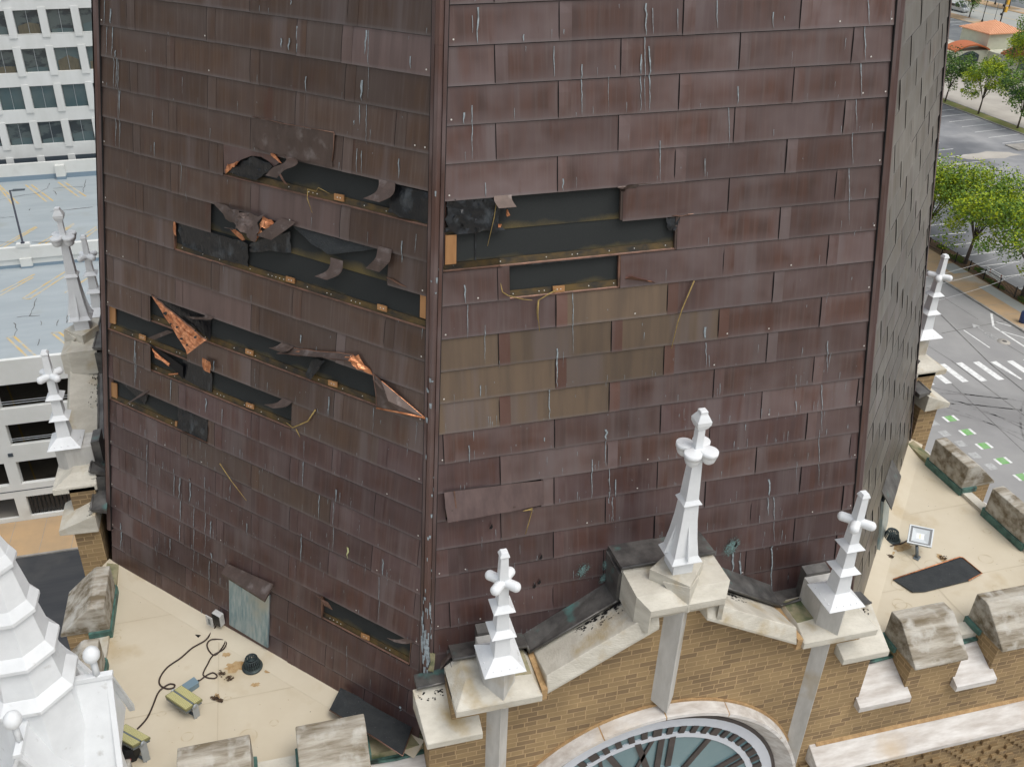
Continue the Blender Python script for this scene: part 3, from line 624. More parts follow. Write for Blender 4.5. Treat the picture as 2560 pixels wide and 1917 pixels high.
strap(-1, c1, [(1180, 500, .0), (1200, 535, .03), (1225, 568, .02)], .03, 'copper_edge')
strap(-1, c1, [(1872, 548, .02), (1868, 600, .07), (1840, 640, .10), (1770, 672, .13)], .17)
strap(-1, c1, [(1235, 800, .03), (1205, 825, .07), (1150, 865, .10), (1080, 912, .12)], .19)
strap(-1, c1, [(1858, 975, .02), (1848, 1040, .06), (1830, 1070, .09), (1778, 1120, .10)], .15)
strap(-1, c1, [(1548, 1050, .02), (1545, 1100, .07), (1520, 1140, .10), (1445, 1172, .13)], .145)
strap(-1, c2, [(480, 432, .03), (430, 450, .04), (355, 480, .05)], .09)
strap(-1, c2, [(728, 332, .02), (712, 350, .05), (600, 345, .05)], .11)
strap(-1, c2, [(1235, 872, .02), (1190, 905, .06), (1110, 915, .08)], .13)
strap(-1, c2, [(1235, 520, .02), (1195, 545, .08), (1150, 552, .09)], .16)
strap(-1, c3, [(2020, 1285, .02), (1960, 1296, .08), (1895, 1284, .11)], .10)
strap(-1, c3, [(1438, 1012, .02), (1470, 1035, .08), (1495, 1075, .09)], .11, 'copper_edge')
strap(0, cB, [(592, 232, .015), (598, 278, .05), (635, 335, .10)], .155)
strap(0, cB, [(1598, 160, .015), (1650, 175, .10), (1695, 140, .15), (1785, 138, .24)], .11)
strap(0, cB, [(2030, 400, .02), (2100, 405, .05), (2170, 388, .08)], .05, 'copper_edge')
GP(-1, c2, [(325, 808, .02), (345, 815, .02), (300, 845, .07), (178, 912, .12)], 'copper_strip', 'copper_bright', n=4, k=2, amp=.004, seed=23)
# folded triangle showing bright copper
b = MB(); pA = fpt(-1, *c2(354, 196), .02); pB = fpt(-1, *c2(708, 490), .16); pC = fpt(-1, *c2(592, 576), .24); rng = random.Random(5); G = {}
N_ = 15
for i in range(N_+1):
    for j in range(i+1):
        f = i/N_; g = j/max(i, 1); p = pA*(1-f)+(pB*(1-g)+pC*g)*f; G[i, j] = p+frame(-1)[0]*(rng.uniform(-1, 1)*.016*(1 if 0 < j < i or i == N_ else .4))
for i in range(N_):
    for j in range(i+1):
        b.poly([G[i, j], G[i+1, j+1], G[i+1, j]], 'copper_bright')
        if j < i: b.poly([G[i, j], G[i, j+1], G[i+1, j+1]], 'copper_bright')
rim = [G[i, 0] for i in range(N_+1)]; b.tube(rim, .007, 'copper_edge', 6)
b.build('folded_panel', steeple)
for (a, c, r) in ((445, 318, 14), (480, 385, 9), (520, 405, 10), (548, 482, 11), (585, 520, 9), (640, 470, 13), (640, 430, 8)):
    b = MB(); f = (c-196)/380; o = .02+.19*f+.03; rng = random.Random(a); q = [fpt(-1, *c2(a+r*rng.uniform(.5, 1.2)*math.cos(t), c+r*rng.uniform(.5, 1.2)*math.sin(t)), o) for t in [PI/4*k for k in range(8)]]
    b.poly(q[::-1], 'felt_black'); b.build('tar_spot', steeple)
# tear under it, copper sliver, small dangling plate
GP(-1, c2, [(328, 500, .014), (420, 560, .03), (560, 660, .03), (560, 742, .014)], 'gap', n=4, k=2, amp=.0, name='torn_felt', seed=31)
GP(-1, c2, [(352, 535, .025), (385, 600, .05), (470, 655, .04), (470, 640, .03)], 'copper_bright', n=5, k=2, amp=.008, seed=32)
GP(-1, c2, [(465, 705, .02), (525, 700, .03), (528, 708, .03), (465, 715, .02)], 'copper_bright', n=2, k=1, amp=.003, seed=33)
GP(-1, c2, [(682, 602, .05), (736, 630, .07), (734, 705, .09), (690, 682, .08)], 'copper_bright', 'copper_strip', n=3, k=3, amp=.006, seed=34)
# long peeled strip and the hanging triangular corner
GP(-1, c2, [(1180, 568, .05), (1262, 540, .03), (1655, 580, .06), (1618, 624, .12)], 'copper_strip', 'copper_bright', n=3, k=8, amp=.006, seed=35)
GP(-1, c2, [(1612, 610, .10), (1680, 582, .05), (1780, 716, .03), (1660, 660, .08)], 'copper_bright', n=5, k=4, amp=.012, seed=36)
GP(-1, c2, [(1158, 574, .05), (1185, 570, .05), (1620, 625, .12), (1600, 618, .12)], 'copper_edge', n=2, k=6, amp=.003, seed=37)
b = MB(); Q = [fpt(-1, *c2(a, c), o) for a, c, o in ((1782, 708, .03), (1835, 752, .06), (2116, 990, .03), (1960, 955, .10), (1805, 925, .10), (1800, 830, .06))]
cen = fpt(-1, *c2(1880, 880), .13)
for i in range(6): b.poly([Q[i], Q[(i+1) % 6], cen][::-1], 'copper_strip'); b.poly([p-frame(-1)[0]*.005 for p in (Q[i], Q[(i+1) % 6], cen)], 'copper_bright')
b.tube([Q[2], Q[3], Q[4]], .010, 'copper_bright', 6); b.tube([Q[4], Q[5], Q[0]], .007, 'copper_edge', 6); b.build('torn_panel', steeple)
strap(-1, c2, [(1790, 745, .05), (1830, 790, .09), (1848, 812, .10)], .05)
# crumpled flap in the second opening
GP(-1, c1, [(752, 682, .02), (912, 742, .10), (930, 850, .16), (840, 790, .08)], 'copper_strip', n=4, k=4, amp=.012, seed=41)
GP(-1, c1, [(912, 742, .10), (1070, 772, .06), (1018, 935, .16), (895, 840, .18)], 'copper_strip', n=6, k=6, amp=.022, seed=42)
GP(-1, c1, [(1068, 780, .05), (1150, 812, .05), (1115, 840, .08), (1050, 850, .10)], 'copper_bright', n=4, k=3, amp=.016, seed=43)
GP(-1, c1, [(1050, 850, .08), (1075, 880, .10), (1022, 940, .12), (1020, 925, .12)], 'copper_bright', n=3, k=3, amp=.010, seed=44)
GP(-1, c1, [(862, 858, .06), (900, 862, .06), (962, 930, .08), (940, 930, .08)], 'copper_bright', n=4, k=2, amp=.008, seed=45)
strap(-1, c1, [(835, 850, .08), (860, 853, .09), (888, 853, .08)], .05)
GP(-1, c1, [(500, 800, .012), (512, 815, .02), (510, 900, .03), (495, 880, .012)], 'copper_bright', n=2, k=3, amp=.005, seed=46)
GP(-1, c2, [(1862, 83, .02), (1900, 95, .03), (2002, 152, .02), (1950, 135, .02)], 'copper_edge', n=3, k=2, amp=.003, seed=47)
GP(-1, c2, [(1862, 95, .012), (1960, 140, .012), (2085, 182, .012), (1880, 110, .012)], 'felt_black', n=3, k=1, amp=.0, name='torn_felt', seed=48)
# creased panel with a bright torn upper edge (row 2) and its light right edge
GP(-1, c1, [(1005, 134, .020), (1532, 236, .024), (1516, 465, .034), (1002, 330, .030)], 'copper_strip', n=14, k=6, amp=.0075, name='creased_panel', seed=51)
b = MB(); b.tube([fpt(-1, *c1(a, c), .028) for a, c in ((1005, 133), (1100, 152), (1200, 178), (1290, 192), (1400, 212), (1530, 236))], .004, 'copper_edge', 5); b.tube([fpt(-1, *c1(a, c), .03) for a, c in ((1530, 238), (1527, 340), (1518, 420))], .004, 'copper_edge', 5); b.build('torn_edge', steeple)
# right face: curled lower corner, loose edge, panel hanging off its hooks
GP(0, cB, [(1612, 930, .02), (1680, 912, .07), (1800, 945, .06), (1890, 965, .02)], 'copper_edge', 'copper_bright', n=4, k=2, amp=.004, seed=61)
GP(0, cB, [(1560, 155, .02), (1640, 150, .02), (1612, 200, .07), (1580, 195, .05)], 'copper_strip', n=2, k=2, amp=.002, seed=62)
GP(0, cE, [(516, 106, .05), (1378, 0, .02), (1378, 214, .03), (549, 371, .12)], 'copper_loose', 'copper_strip', n=8, k=4, amp=.0035, name='hanging_panel', seed=63)
GP(0, cE, [(600, 96, .056), (612, 95, .056), (640, 355, .104), (628, 357, .104)], 'copper_edge', n=1, k=1, amp=.0, name='panel_lap', seed=64)
GP(0, cB, [(620, 355, .0), (640, 350, .02), (655, 405, .02), (622, 412, .0)], 'copper_bright', n=2, k=2, amp=.01, seed=65)
GP(0, cB, [(558, 472, .03), (582, 474, .03), (578, 498, .03), (552, 498, .03)], 'copper_bright', n=1, k=1, amp=.004, seed=66)
GP(0, cB, [(1566, 718, .0), (1608, 714, .0), (1600, 800, .0), (1580, 835, .0)], 'straw', n=2, k=3, amp=.012, name='dried_nest', seed=67)
def straw(fi, cf, pts, r=.006):
    b = MB(); b.tube([fpt(fi, *cf(a, c), o) for a, c, o in pts], r, 'straw', 5, r*.5); b.build('straw_stem', steeple)
straw(0, cB, [(572, 960, .01), (590, 1040, .02), (640, 1070, .04), (760, 1100, .04), (840, 1108, .03)])
straw(0, cB, [(1045, 1020, .02), (980, 1055, .03), (890, 1110, .04), (878, 1200, .03), (885, 1270, .03)]); straw(0, cD, [(770, 125, .04), (764, 210, .04), (775, 322, .05)])
straw(0, cD, [(1745, 5, .03), (1670, 180, .04), (1640, 270, .04), (1603, 428, .05)], .007); straw(0, cD, [(730, 1432, .03), (672, 1448, .04), (728, 1442, .04), (705, 1530, .05), (686, 1592, .05)], .008)
straw(0, cB, [(540, 290, .03), (520, 420, .04), (465, 655, .05)], .005)
straw(-1, c2, [(1410, 938, .03), (1362, 1010, .04), (1265, 1052, .03), (1225, 1020, .02)], .009); straw(-1, c2, [(1285, 1060, .03), (1312, 1112, .03)]); straw(-1, c3, [(795, 150, .03), (870, 262, .04), (967, 388, .04)], .006)
straw(-1, c1, [(1362, 598, .01), (1358, 660, .03), (1390, 752, .04)], .005); straw(-1, c1, [(1360, 600, .02), (1415, 615, .02), (1430, 590, .02), (1500, 628, .02)], .005)
# verdigris and small holes near the foot of the right face
b = MB(); rng = random.Random(9)
for (u, v, R_, n_) in ((1826, 1362, .13, 170), (1515, 1405, .08, 70), (1660, 1425, .0, 0), (1455, 1420, .10, 60), (1505, 1440, .07, 50)):
    s0, z0 = fat(0, u, v)
    for k in range(n_*6):
        gx, gz = rng.gauss(0, .42), rng.gauss(0, .42); s, z = s0+R_*gx*.9+R_*gz*.3, z0+R_*gz*1.1; q = rng.uniform(.0015, .0055)*max(.35, 1.3-math.hypot(gx, gz))
        if z > .05: b.poly([FP(0, s+q*math.cos(t), z+q*1.6*math.sin(t), .031+rng.random()*.001) for t in (0, 1.26, 2.5, 3.8, 5)], 'patina')
for (u, v) in ((1349, 1388), (1345, 1450), (1333, 1460), (1225, 1312), (1835, 1357)):
    s, z = fat(0, u, v); b.poly([FP(0, s-.02, z-.012, .034), FP(0, s+.006, z-.02, .034), FP(0, s+.02, z, .034), FP(0, s+.012, z+.04, .034)], 'gap')
tag(b.build('verdigris_stain', steeple), kind='stuff')
# access hatches with copper hoods
def hatch(fi, h, hood, cf):
    b = MB(); P = [fat(fi, *cf(a, c), .03) for a, c in h]; b.hexa([FP(fi, s, z, .01) for s, z in P], [FP(fi, s, z, .034) for s, z in P], 'hatch'); o = b.build('access_hatch', steeple, .003)
    b = MB(); A_, B_, C_, D_ = [fpt(fi, *cf(a, c), q) for (a, c), q in zip(hood, (.03, .03, .15, .15))]; dn = Vector((0, 0, -.03)); b.hexa([A_, B_, C_, D_], [A_+dn, B_+dn, C_+dn, D_+dn], 'copper_strip'); b.build('hood', o)
hatch(-1, [(855, 880), (1115, 1000), (1105, 1335), (858, 1185)], [(838, 790), (1140, 925), (1085, 1030), (806, 856)], c3)
s0 = .0
b = MB(); b.hexa([FP(1, s, z, .01) for s, z in ((-.42, .05), (.22, .05), (.22, .82), (-.42, .82))], [FP(1, s, z, .05) for s, z in ((-.42, .05), (.22, .05), (.22, .82), (-.42, .82))], 'hatch'); o = b.build('access_hatch', steeple)
b = MB(); b.hexa([FP(1, -.48, 1.02, .02), FP(1, .30, 1.02, .02), FP(1, .30, .80, .15), FP(1, -.48, .80, .15)], [FP(1, -.48, .99, .02), FP(1, .30, .99, .02), FP(1, .30, .77, .15), FP(1, -.48, .77, .15)], 'flashing'); b.build('hood', o)

GP(0, cE, [(402, 1490, .04), (446, 1496, .05), (430, 1655, .05), (384, 1640, .04)], 'stone_mossy', n=4, k=2, amp=.010, name='torn_board', seed=71)
GP(0, cE, [(498, 1560, .10), (580, 1466, .06), (600, 1500, .16), (480, 1640, .20)], 'copper_strip', n=2, k=2, amp=.002, name='corner_flashing', seed=72)
# ---------------------------------------------------------------- the brick tower
G = -33.0
tower = empty('brick_tower', (0, 0, G), 'square tan brick tower with stone trimmed battlements and a large clock', 'tower')
W = 6.34; WI = 5.87
def rot4(k, p):       # k quarter turns about the tower axis, 0 = front
    x, y, z = p
    for _ in range(k % 4): x, y = -y, x
    return Vector((x, y, z))
class RB(MB):         # builder that turns everything k quarter turns
    def __init__(s, k): super().__init__(); s.k = k
    def mesh(s, verts, faces, m, smooth=False): super().mesh([rot4(s.k, p) for p in verts], faces, m, smooth)
    def poly(s, pts, m, pan=None, tint=(0, 0, 0), uv=None, smooth=False): super().poly([rot4(s.k, p) for p in pts], m, pan, tint, uv, smooth)
b = MB(); b.box(-W+.003, -W+.003, G, W-.003, W-.003, -1.9, 'brick'); b.build('shaft', tower)
SIDES = (0, 1, 3)       # front, right (east), left (west)
GAPS = [(2.50, 3.10), (3.775, 4.25), (4.93, 5.40)]
MERS = [(3.10, 3.775), (4.25, 4.93), (5.40, W)]
FG = 2.50
for k in (0, 1, 2, 3):
    b = RB(k)
    # brick parapet: runs below the gap sills, merlons above, gable in the middle
    XM = W if k % 2 == 0 else WI+.015
    def wallpiece(x0, x1, z0, z1, y0=-W, y1=-WI-.02): b.box(max(x0, -XM), y0, z0, min(x1, XM), y1, z1, 'brick')
    prof = [(-W, -1.9), (W, -1.9)] if False else None
    wallpiece(-W, W, -1.9, -.33)
    for sg in (-1, 1):
        for (a, c) in MERS:
            x0, x1 = sorted((sg*a, sg*c)); wallpiece(x0, x1, -.33, .115)
    if k != 2:      # gable body
        for lst in ([(-FG, -.33), (FG, -.33), (FG, .66), (2.27, .66), (2.27, 1.09), (1.40, 1.09), (.40, 1.70), (.40, 1.95), (-.40, 1.95), (-.40, 1.70), (-1.40, 1.09), (-2.27, 1.09), (-2.27, .66), (-FG, .66)],):
            b.hexa([(x, -W, z) for x, z in lst], [(x, -6.03, z) for x, z in lst], 'brick')
    if k == 0:      # projecting headers of the patterned brickwork under the string course
        rng = random.Random(4)
        for r in range(14):
            for c in range(26):
                x = 1.95+c*.17+(r % 2)*.085; z = -1.28-r*.0722*1.0
                if (c+r*2) % 5 in (0, 2) or rng.random() < .12: b.box(x, -W-.035, z-.030, x+.100, -W+.01, z+.030, 'brick')
    b.build('parapet_wall', tower)
    # stone weathering sills between the merlons
    for sg in (-1, 1):
        for gi, (a, c) in enumerate(GAPS):
            if k == 2: break
            b = RB(k); x0, x1 = sorted((sg*a, sg*c)); e = .035
            b.hexa([(x0+.002, -WI, -.05), (x1-.002, -WI, -.05), (x1-.002, -WI, .055), (x0+.002, -WI, .055)], [(x0+.002, -6.03, -.10), (x1-.002, -6.03, -.10), (x1-.002, -6.03, .04), (x0+.002, -6.03, .04)], 'stone_pale' if gi else 'stone_mossy')
            b.hexa([(x0+.002, -6.03, -.33), (x1-.002, -6.03, -.33), (x1-.002, -6.03, -.055), (x0+.002, -6.03, -.055)], [(x0+.002, -W-.002, -.33), (x1-.002, -W-.002, -.33), (x1-.002, -W-.002, -.235), (x0+.002, -W-.002, -.235)], 'stone_white')
            b.hexa([(x0-e, -W-.004, -.37), (x1+e, -W-.004, -.37), (x1+e, -W-.004, -.232), (x0-e, -W-.004, -.232)], [(x0-e, -W-.10, -.37), (x1+e, -W-.10, -.37), (x1+e, -W-.10, -.295), (x0-e, -W-.10, -.295)], 'stone_white')
            b.build('sill', tower)
            b = RB(k); b.box(x0+.004, -6.055, -.075, x1-.004, -6.025, -.035, 'verdigris'); b.tube([(x0+.004, -6.06, -.045), ((x0+x1)/2, -6.075, -.05), (x1-.004, -6.06, -.045)], .018, 'verdigris', 6); b.build('gutter_flashing', tower)
        for mi_, (a, c) in enumerate(MERS):
            if k == 2: break
            b = RB(k); x0, x1 = sorted((sg*a, sg*c)); o = .012; rng = random.Random(k*10+mi_+sg); h = rng.uniform(-.012, .012)
            if mi_ == 2: x0, x1 = (x0, W+.06 if k % 2 == 0 else 5.87) if sg > 0 else (-W-.06 if k % 2 == 0 else -5.87, x1)
            L = [(-WI+.015, .106), (-WI+.01, .49+h), (-6.015, .505+h), (-6.05, .49+h), (-6.40, .155), (-6.41, .118)]
            b.hexa([(x0-o, y, z) for y, z in L], [(x1+o, y, z) for y, z in L], 'stone_dirty'); b.build('merlon_cap', tower, .012)
            b = RB(k); b.box(x0-.03, -WI-.02, .002, x1+.03, -WI+.035, .110, 'verdigris')
            for xe in (x0-.028, x1+.028): b.box(xe-.016, -6.09, .052, xe+.016, -WI+.02, .125, 'verdigris')
            b.build('cap_flashing', tower)
    if k == 2: continue
    # gable copings
    for sg in (-1, 1):
        b = RB(k); X = lambda x: sg*x
        def hx(A_, B_, m):
            if sg < 0: A_ = A_[::-1]; B_ = B_[::-1]
            b.hexa([(X(x), y, z) for x, y, z in A_], [(X(x), y, z) for x, y, z in B_], m)
        # low step slab
        hx([(1.99, -6.02, .62), (2.60, -6.02, .62), (2.60, -6.02, .90), (1.99, -6.02, .90)], [(1.99, -6.50, .60), (2.55, -6.50, .60), (2.55, -6.50, .68), (1.99, -6.50, .68)], 'stone_pale'); b.build('coping', tower, .008)
        b = RB(k)    # shoulder block with hipped top
        hx([(1.41, -6.0, 1.03), (2.27, -6.0, 1.03), (2.27, -6.535, 1.03), (1.41, -6.535, 1.03)], [(1.41, -6.0, 1.12), (2.27, -6.0, 1.12), (2.27, -6.535, 1.115), (1.41, -6.535, 1.115)], 'stone_pale')
        hx([(1.42, -6.0, 1.1205), (2.265, -6.0, 1.1205), (2.265, -6.53, 1.116), (1.42, -6.53, 1.116)], [(1.45, -6.0, 1.165), (2.12, -6.0, 1.24), (2.12, -6.30, 1.24), (1.45, -6.30, 1.165)], 'stone_pale'); b.build('coping', tower, .006)
        b = RB(k); hx([(1.455, -6.02, 1.160), (1.645, -6.02, 1.160), (1.645, -6.31, 1.160), (1.455, -6.31, 1.150)], [(1.455, -6.02, 1.171), (1.645, -6.02, 1.193), (1.645, -6.31, 1.193), (1.455, -6.31, 1.171)], 'stone_mossy'); hx([(1.66, -6.035, 1.2), (1.94, -6.035, 1.2), (1.94, -5.93, 1.2), (1.66, -5.93, 1.2)], [(1.66, -6.035, 1.54), (1.94, -6.035, 1.54), (1.94, -5.93, 1.56), (1.66, -5.93, 1.56)], 'flashing'); b.build('mossy_ledge', tower)
        b = RB(k)    # diagonal pier under the finial
        A_ = [(1.64, -6.03), (1.64, -6.36), (1.80, -6.52), (1.96, -6.36), (1.96, -6.03)]; A_ = [(sg*x, y) for x, y in (A_ if sg > 0 else A_[::-1])]
        b.hexa([(x, y, 1.05) for x, y in A_], [(x, y, 1.49+(.01 if y > -6.5 else 0)) for x, y in A_], 'stone_grey'); b.build('finial_pier', tower, .005)
        b = RB(k)    # mortar joint
        hx([(1.35, -6.03, .99), (1.409, -6.03, .99), (1.409, -6.50, 1.0), (1.35, -6.50, 1.0)], [(1.35, -6.03, 1.135), (1.409, -6.03, 1.135), (1.409, -6.505, 1.15), (1.35, -6.505, 1.15)], 'mortar'); b.build('mortar_joint', tower)
        b = RB(k)    # raking coping
        hx([(1.349, -6.02, 1.00), (1.349, -6.50, 1.07), (1.349, -6.50, 1.10), (1.349, -6.44, 1.26), (1.349, -6.02, 1.14)], [(.25, -6.02, 1.60), (.25, -6.50, 1.69), (.25, -6.50, 1.73), (.25, -6.44, 1.89), (.25, -6.02, 1.77)], 'stone_pale'); b.build('raking_coping', tower, .008)
        # pilasters
        b = RB(k); x = sg*1.80; b.hexa([(x-.115, -W+.002, -1.9), (x, -W-.115, -1.9), (x+.115, -W+.002, -1.9)], [(x-.115, -W+.002, 1.03), (x, -W-.115, 1.03), (x+.115, -W+.002, 1.03)], 'stone_grey'); b.build('pilaster', tower, .004)
        b = RB(k)    # string course
        b.hexa([(sg*2.02, -W+.01, -1.2), (sg*2.02, -W-.05, -1.2), (sg*2.02, -W-.26, -1.16), (sg*2.02, -W-.26, -1.10), (sg*2.02, -W+.01, -.93)], [(sg*(W+.26 if k % 2 == 0 else W-.01), -W+.01, -1.2), (sg*(W+.26 if k % 2 == 0 else W-.01), -W-.05, -1.2), (sg*(W+.26 if k % 2 == 0 else W-.01), -W-.26, -1.16), (sg*(W+.26 if k % 2 == 0 else W-.01), -W-.26, -1.10), (sg*(W+.26 if k % 2 == 0 else W-.01), -W+.01, -.93)], 'stone_white'); b.build('string_course', tower, .008)
        b = RB(k); b.hexa([(sg*2.1, -W+.01, -.95), (sg*2.1, -W-.03, -.95), (sg*2.1, -W+.01, -.90)], [(sg*W, -W+.01, -.95), (sg*W, -W-.03, -.95), (sg*W, -W+.01, -.90)], 'mortar'); b.build('mortar_joint', tower)
        for e in (1, -1):      # kneeler blocks under the peak block
            pass
    b = RB(k)    # peak block
    a = [(-.485, -6.03), (-.485, -6.405), (-.385, -6.535), (.385, -6.535), (.485, -6.405), (.485, -6.03)]
    lo = [(x, y, 1.74 if abs(x) > .4 else 1.92) for x, y in a]; hi = [(x, y, 2.08 if y > -6.5 else 1.995) for x, y in a]
    vs = lo+hi; fs = [[0, 1, 7, 6], [1, 2, 8, 7], [2, 3, 9, 8], [3, 4, 10, 9], [4, 5, 11, 10], [5, 0, 6, 11], [6, 7, 10, 11], [7, 8, 9, 10], [5, 4, 1, 0], [4, 3, 2, 1]]
    b.mesh([(x, y, z) for x, y, z in vs], [f for f in fs], 'stone_pale')
    for sg in (-1, 1):        # cheeks going down beside the peak
        A_ = [(sg*.484, -6.035), (sg*.484, -6.404), (sg*.386, -6.532), (sg*.355, -6.50), (sg*.44, -6.39), (sg*.44, -6.035)]; A_ = A_ if sg > 0 else A_[::-1]
        b.hexa([(x, y, 1.70) for x, y in A_], [(x, y, 1.925) for x, y in A_], 'stone_pale')
    b.build('peak_block', tower)
    b = RB(k); hd = .285; b.hexa([(0, -6.22-hd, 1.99), (hd, -6.22, 2.05), (0, -6.22+hd-.1, 2.05), (-hd, -6.22, 2.05)], [(0, -6.22-hd, 2.20), (hd, -6.22, 2.215), (0, -6.22+hd-.1, 2.215), (-hd, -6.22, 2.215)], 'stone_pale')
    b.hexa([(-.02, -W+.002, 1.5)]*0 or [(-.13, -W+.002, .45), (0, -W-.135, .36), (.13, -W+.002, .45)], [(-.13, -W+.002, 1.93), (0, -W-.135, 1.93), (.13, -W+.002, 1.93)], 'stone_grey')
    b.hexa([(-.06, -6.505, 1.9), (0, -6.55, 1.9), (.06, -6.505, 1.9)], [(-.20, -6.33, 2.14), (0, -6.515, 2.19), (.20, -6.33, 2.14)], 'stone_pale')
    b.build('finial_pier', tower, .005)
    b = RB(k); b.box(-.10, -6.34, 2.20, .10, -6.14, 2.37, 'white_paint'); b.build('finial_plinth', tower)
    # clock: hood mould, rings, minute bars, numerals, glass, dark reveal
    zc = -1.50
    def ring(b, r0, r1, y0, y1, m, n=72, a0=0, a1=2*PI, y1b=None):
        vs = []; fs = []
        for i in range(n+1):
            a = a0+(a1-a0)*i/n; q, s_ = math.cos(a), math.sin(a)
            for r, y in ((r0, y0), (r1, y0), (r1, y1), (r0, y1b if y1b is not None else y1)): vs.append((r*q, y, zc+r*s_))
        for i in range(n):
            for j in range(4): j2 = (j+1) % 4; fs.append([i*4+j, (i+1)*4+j, (i+1)*4+j2, i*4+j2])
        b.mesh(vs, fs, m)
    clk = None
    b = RB(k); ring(b, .001, 1.60, -W-.004, -W-.012, 'clock_glass', 48); clk = b.build('clock', tower)
    b = RB(k); ring(b, 1.598, 1.64, -W, -W-.03, 'clock_brown'); b.build('clock_surround', clk)
    b = RB(k); ring(b, 1.478, 1.598, -W-.012, -W-.030, 'clock_white'); b.build('outer_ring', clk)
    b = RB(k); ring(b, 1.30, 1.372, -W-.012, -W-.030, 'clock_white'); b.build('inner_ring', clk)
    for i in range(60 if k == 0 else 0):
        b = RB(k); a = 2*PI*(i+.0)/60; q = Vector((math.cos(a), 0, math.sin(a))); t = Vector((-q.z, 0, q.x)); ww = .034 if i % 5 else .05; c0 = Vector((0, -W-.014, zc)); dn = Vector((0, -.022, 0))
        L = [c0+q*1.37-t*ww, c0+q*1.37+t*ww, c0+q*1.48+t*ww, c0+q*1.48-t*ww]; b.hexa([tuple(p) for p in L], [tuple(p+dn) for p in L], 'clock_brown'); b.build('minute_mark', clk)
    NUM = {0: 'XII', 1: 'I', 2: 'II', 3: 'III', 4: 'IIII', 5: 'V', 6: 'VI', 7: 'VII', 8: 'VIII', 9: 'IX', 10: 'X', 11: 'XI'}
    for hnum, txt in (NUM.items() if k == 0 else ()):
        b = RB(k); a = PI/2-2*PI*hnum/12; q = Vector((math.cos(a), 0, math.sin(a))); t = Vector((q.z, 0, -q.x)); ws = {'I': .13, 'V': .24, 'X': .26}; tot = sum(ws[c] for c in txt); x = -tot/2
        def bar(xa, ra, xb, rb, hw_):
            c0 = Vector((0, -W-.014, zc)); dn = Vector((0, -.02, 0)); p, r = c0+q*ra+t*xa, c0+q*rb+t*xb
            L = [p-t*hw_, p+t*hw_, r+t*hw_, r-t*hw_]; b.hexa([tuple(v) for v in L], [tuple(v+dn) for v in L], 'clock_brown')
        for c in txt:
            m_ = x+ws[c]/2
            if c == 'I': bar(m_, .80, m_, 1.30, .035)
            if c == 'V': bar(m_, .80, m_-.085, 1.30, .034); bar(m_, .80, m_+.085, 1.30, .02)
            if c == 'X': bar(m_-.085, .80, m_+.085, 1.30, .022); bar(m_+.085, .80, m_-.085, 1.30, .036)
            x += ws[c]
        b.build('numeral', clk)
    b = RB(k); ring(b, .72, .78, -W-.012, -W-.045, 'clock_white'); b.build('inner_ring', clk)
    joints = [rad(a) for a in (4, 36, 66, 90, 112, 138, 176)]
    for i in range(len(joints)-1):
        for m_, g0, g1, nn, nm, e in (('stone_white', joints[i]+.004, joints[i+1]-.004, 14, 'hood_mould', 0), ('mortar', joints[i+1]-.0045, joints[i+1]+.0045, 1, 'mortar_joint', .003)):
            b = RB(k); S4 = [(1.615+e, -W+.004), (1.855-e, -W+.004), (1.830-e, -W-.155+e), (1.795+e, -W-.160+e)]; vs = []; fs = []
            for q in range(nn+1):
                a = g0+(g1-g0)*q/nn; vs += [(r*math.cos(a), y, zc+r*math.sin(a)) for r, y in S4]
            for q in range(nn): fs += [[q*4+j, (q+1)*4+j, (q+1)*4+(j+1) % 4, q*4+(j+1) % 4] for j in range(4)]
            fs += [[3, 2, 1, 0], [nn*4+j for j in range(4)]]; b.mesh(vs, fs, m_); b.build(nm, tower)
    b = RB(k); ring(b, 1.852, 1.878, -W+.004, -W-.018, 'mortar', 60, rad(4), rad(176)); b.build('mortar_joint', tower)
    # lead and copper flashing between the gable and the steeple
    b = RB(k)
    def yb(z): return -(A0-KB*z)-.012
    path = [(-2.56, .88, .90), (-2.20, .90, .92), (-2.19, 1.17, 1.22), (-1.43, 1.16, 1.22), (-1.40, 1.14, 1.12), (-.56, 1.57, 1.60), (-.50, 1.60, 1.63), (-.50, 2.04, 2.07), (.50, 2.04, 2.07), (.50, 1.70, 1.66), (1.40, 1.20, 1.12), (1.43, 1.10, 1.12), (2.0, 1.10, 1.22), (2.19, 1.17, 1.22), (2.20, .92, .92), (2.56, .88, .90)]
    for i in range(len(path)-1):
        (x0, a0_, c0), (x1, a1_, c1_) = path[i], path[i+1]; ym = -6.06
        up = .055 if abs(x1-x0) > .02 else .0
        b.hexa([(x0, yb(a0_+up)-.0, a0_+up), (x0, yb(a0_), a0_-.02), (x0, ym, c0+.02), (x0, ym, c0+.055)] if up else [(x0-.02, yb(a0_), a0_), (x0+.02, yb(a0_), a0_), (x0+.02, ym, a0_), (x0-.02, ym, a0_)],
               [(x1, yb(a1_+up)-.0, a1_+up), (x1, yb(a1_), a1_-.02), (x1, ym, c1_+.02), (x1, ym, c1_+.055)] if up else [(x1-.02, yb(a1_), a1_), (x1+.02, yb(a1_), a1_), (x1+.02, ym, a1_), (x1-.02, ym, a1_)], 'flashing')
        if up: b.tube([(x0, ym-.005, c0+.055), (x1, ym-.005, c1_+.055)], .014, 'flashing', 6)
    b.build('gable_flashing', tower)
    # flaked black sealant along the back of the copings
    b = RB(k); rng = random.Random(77+k)
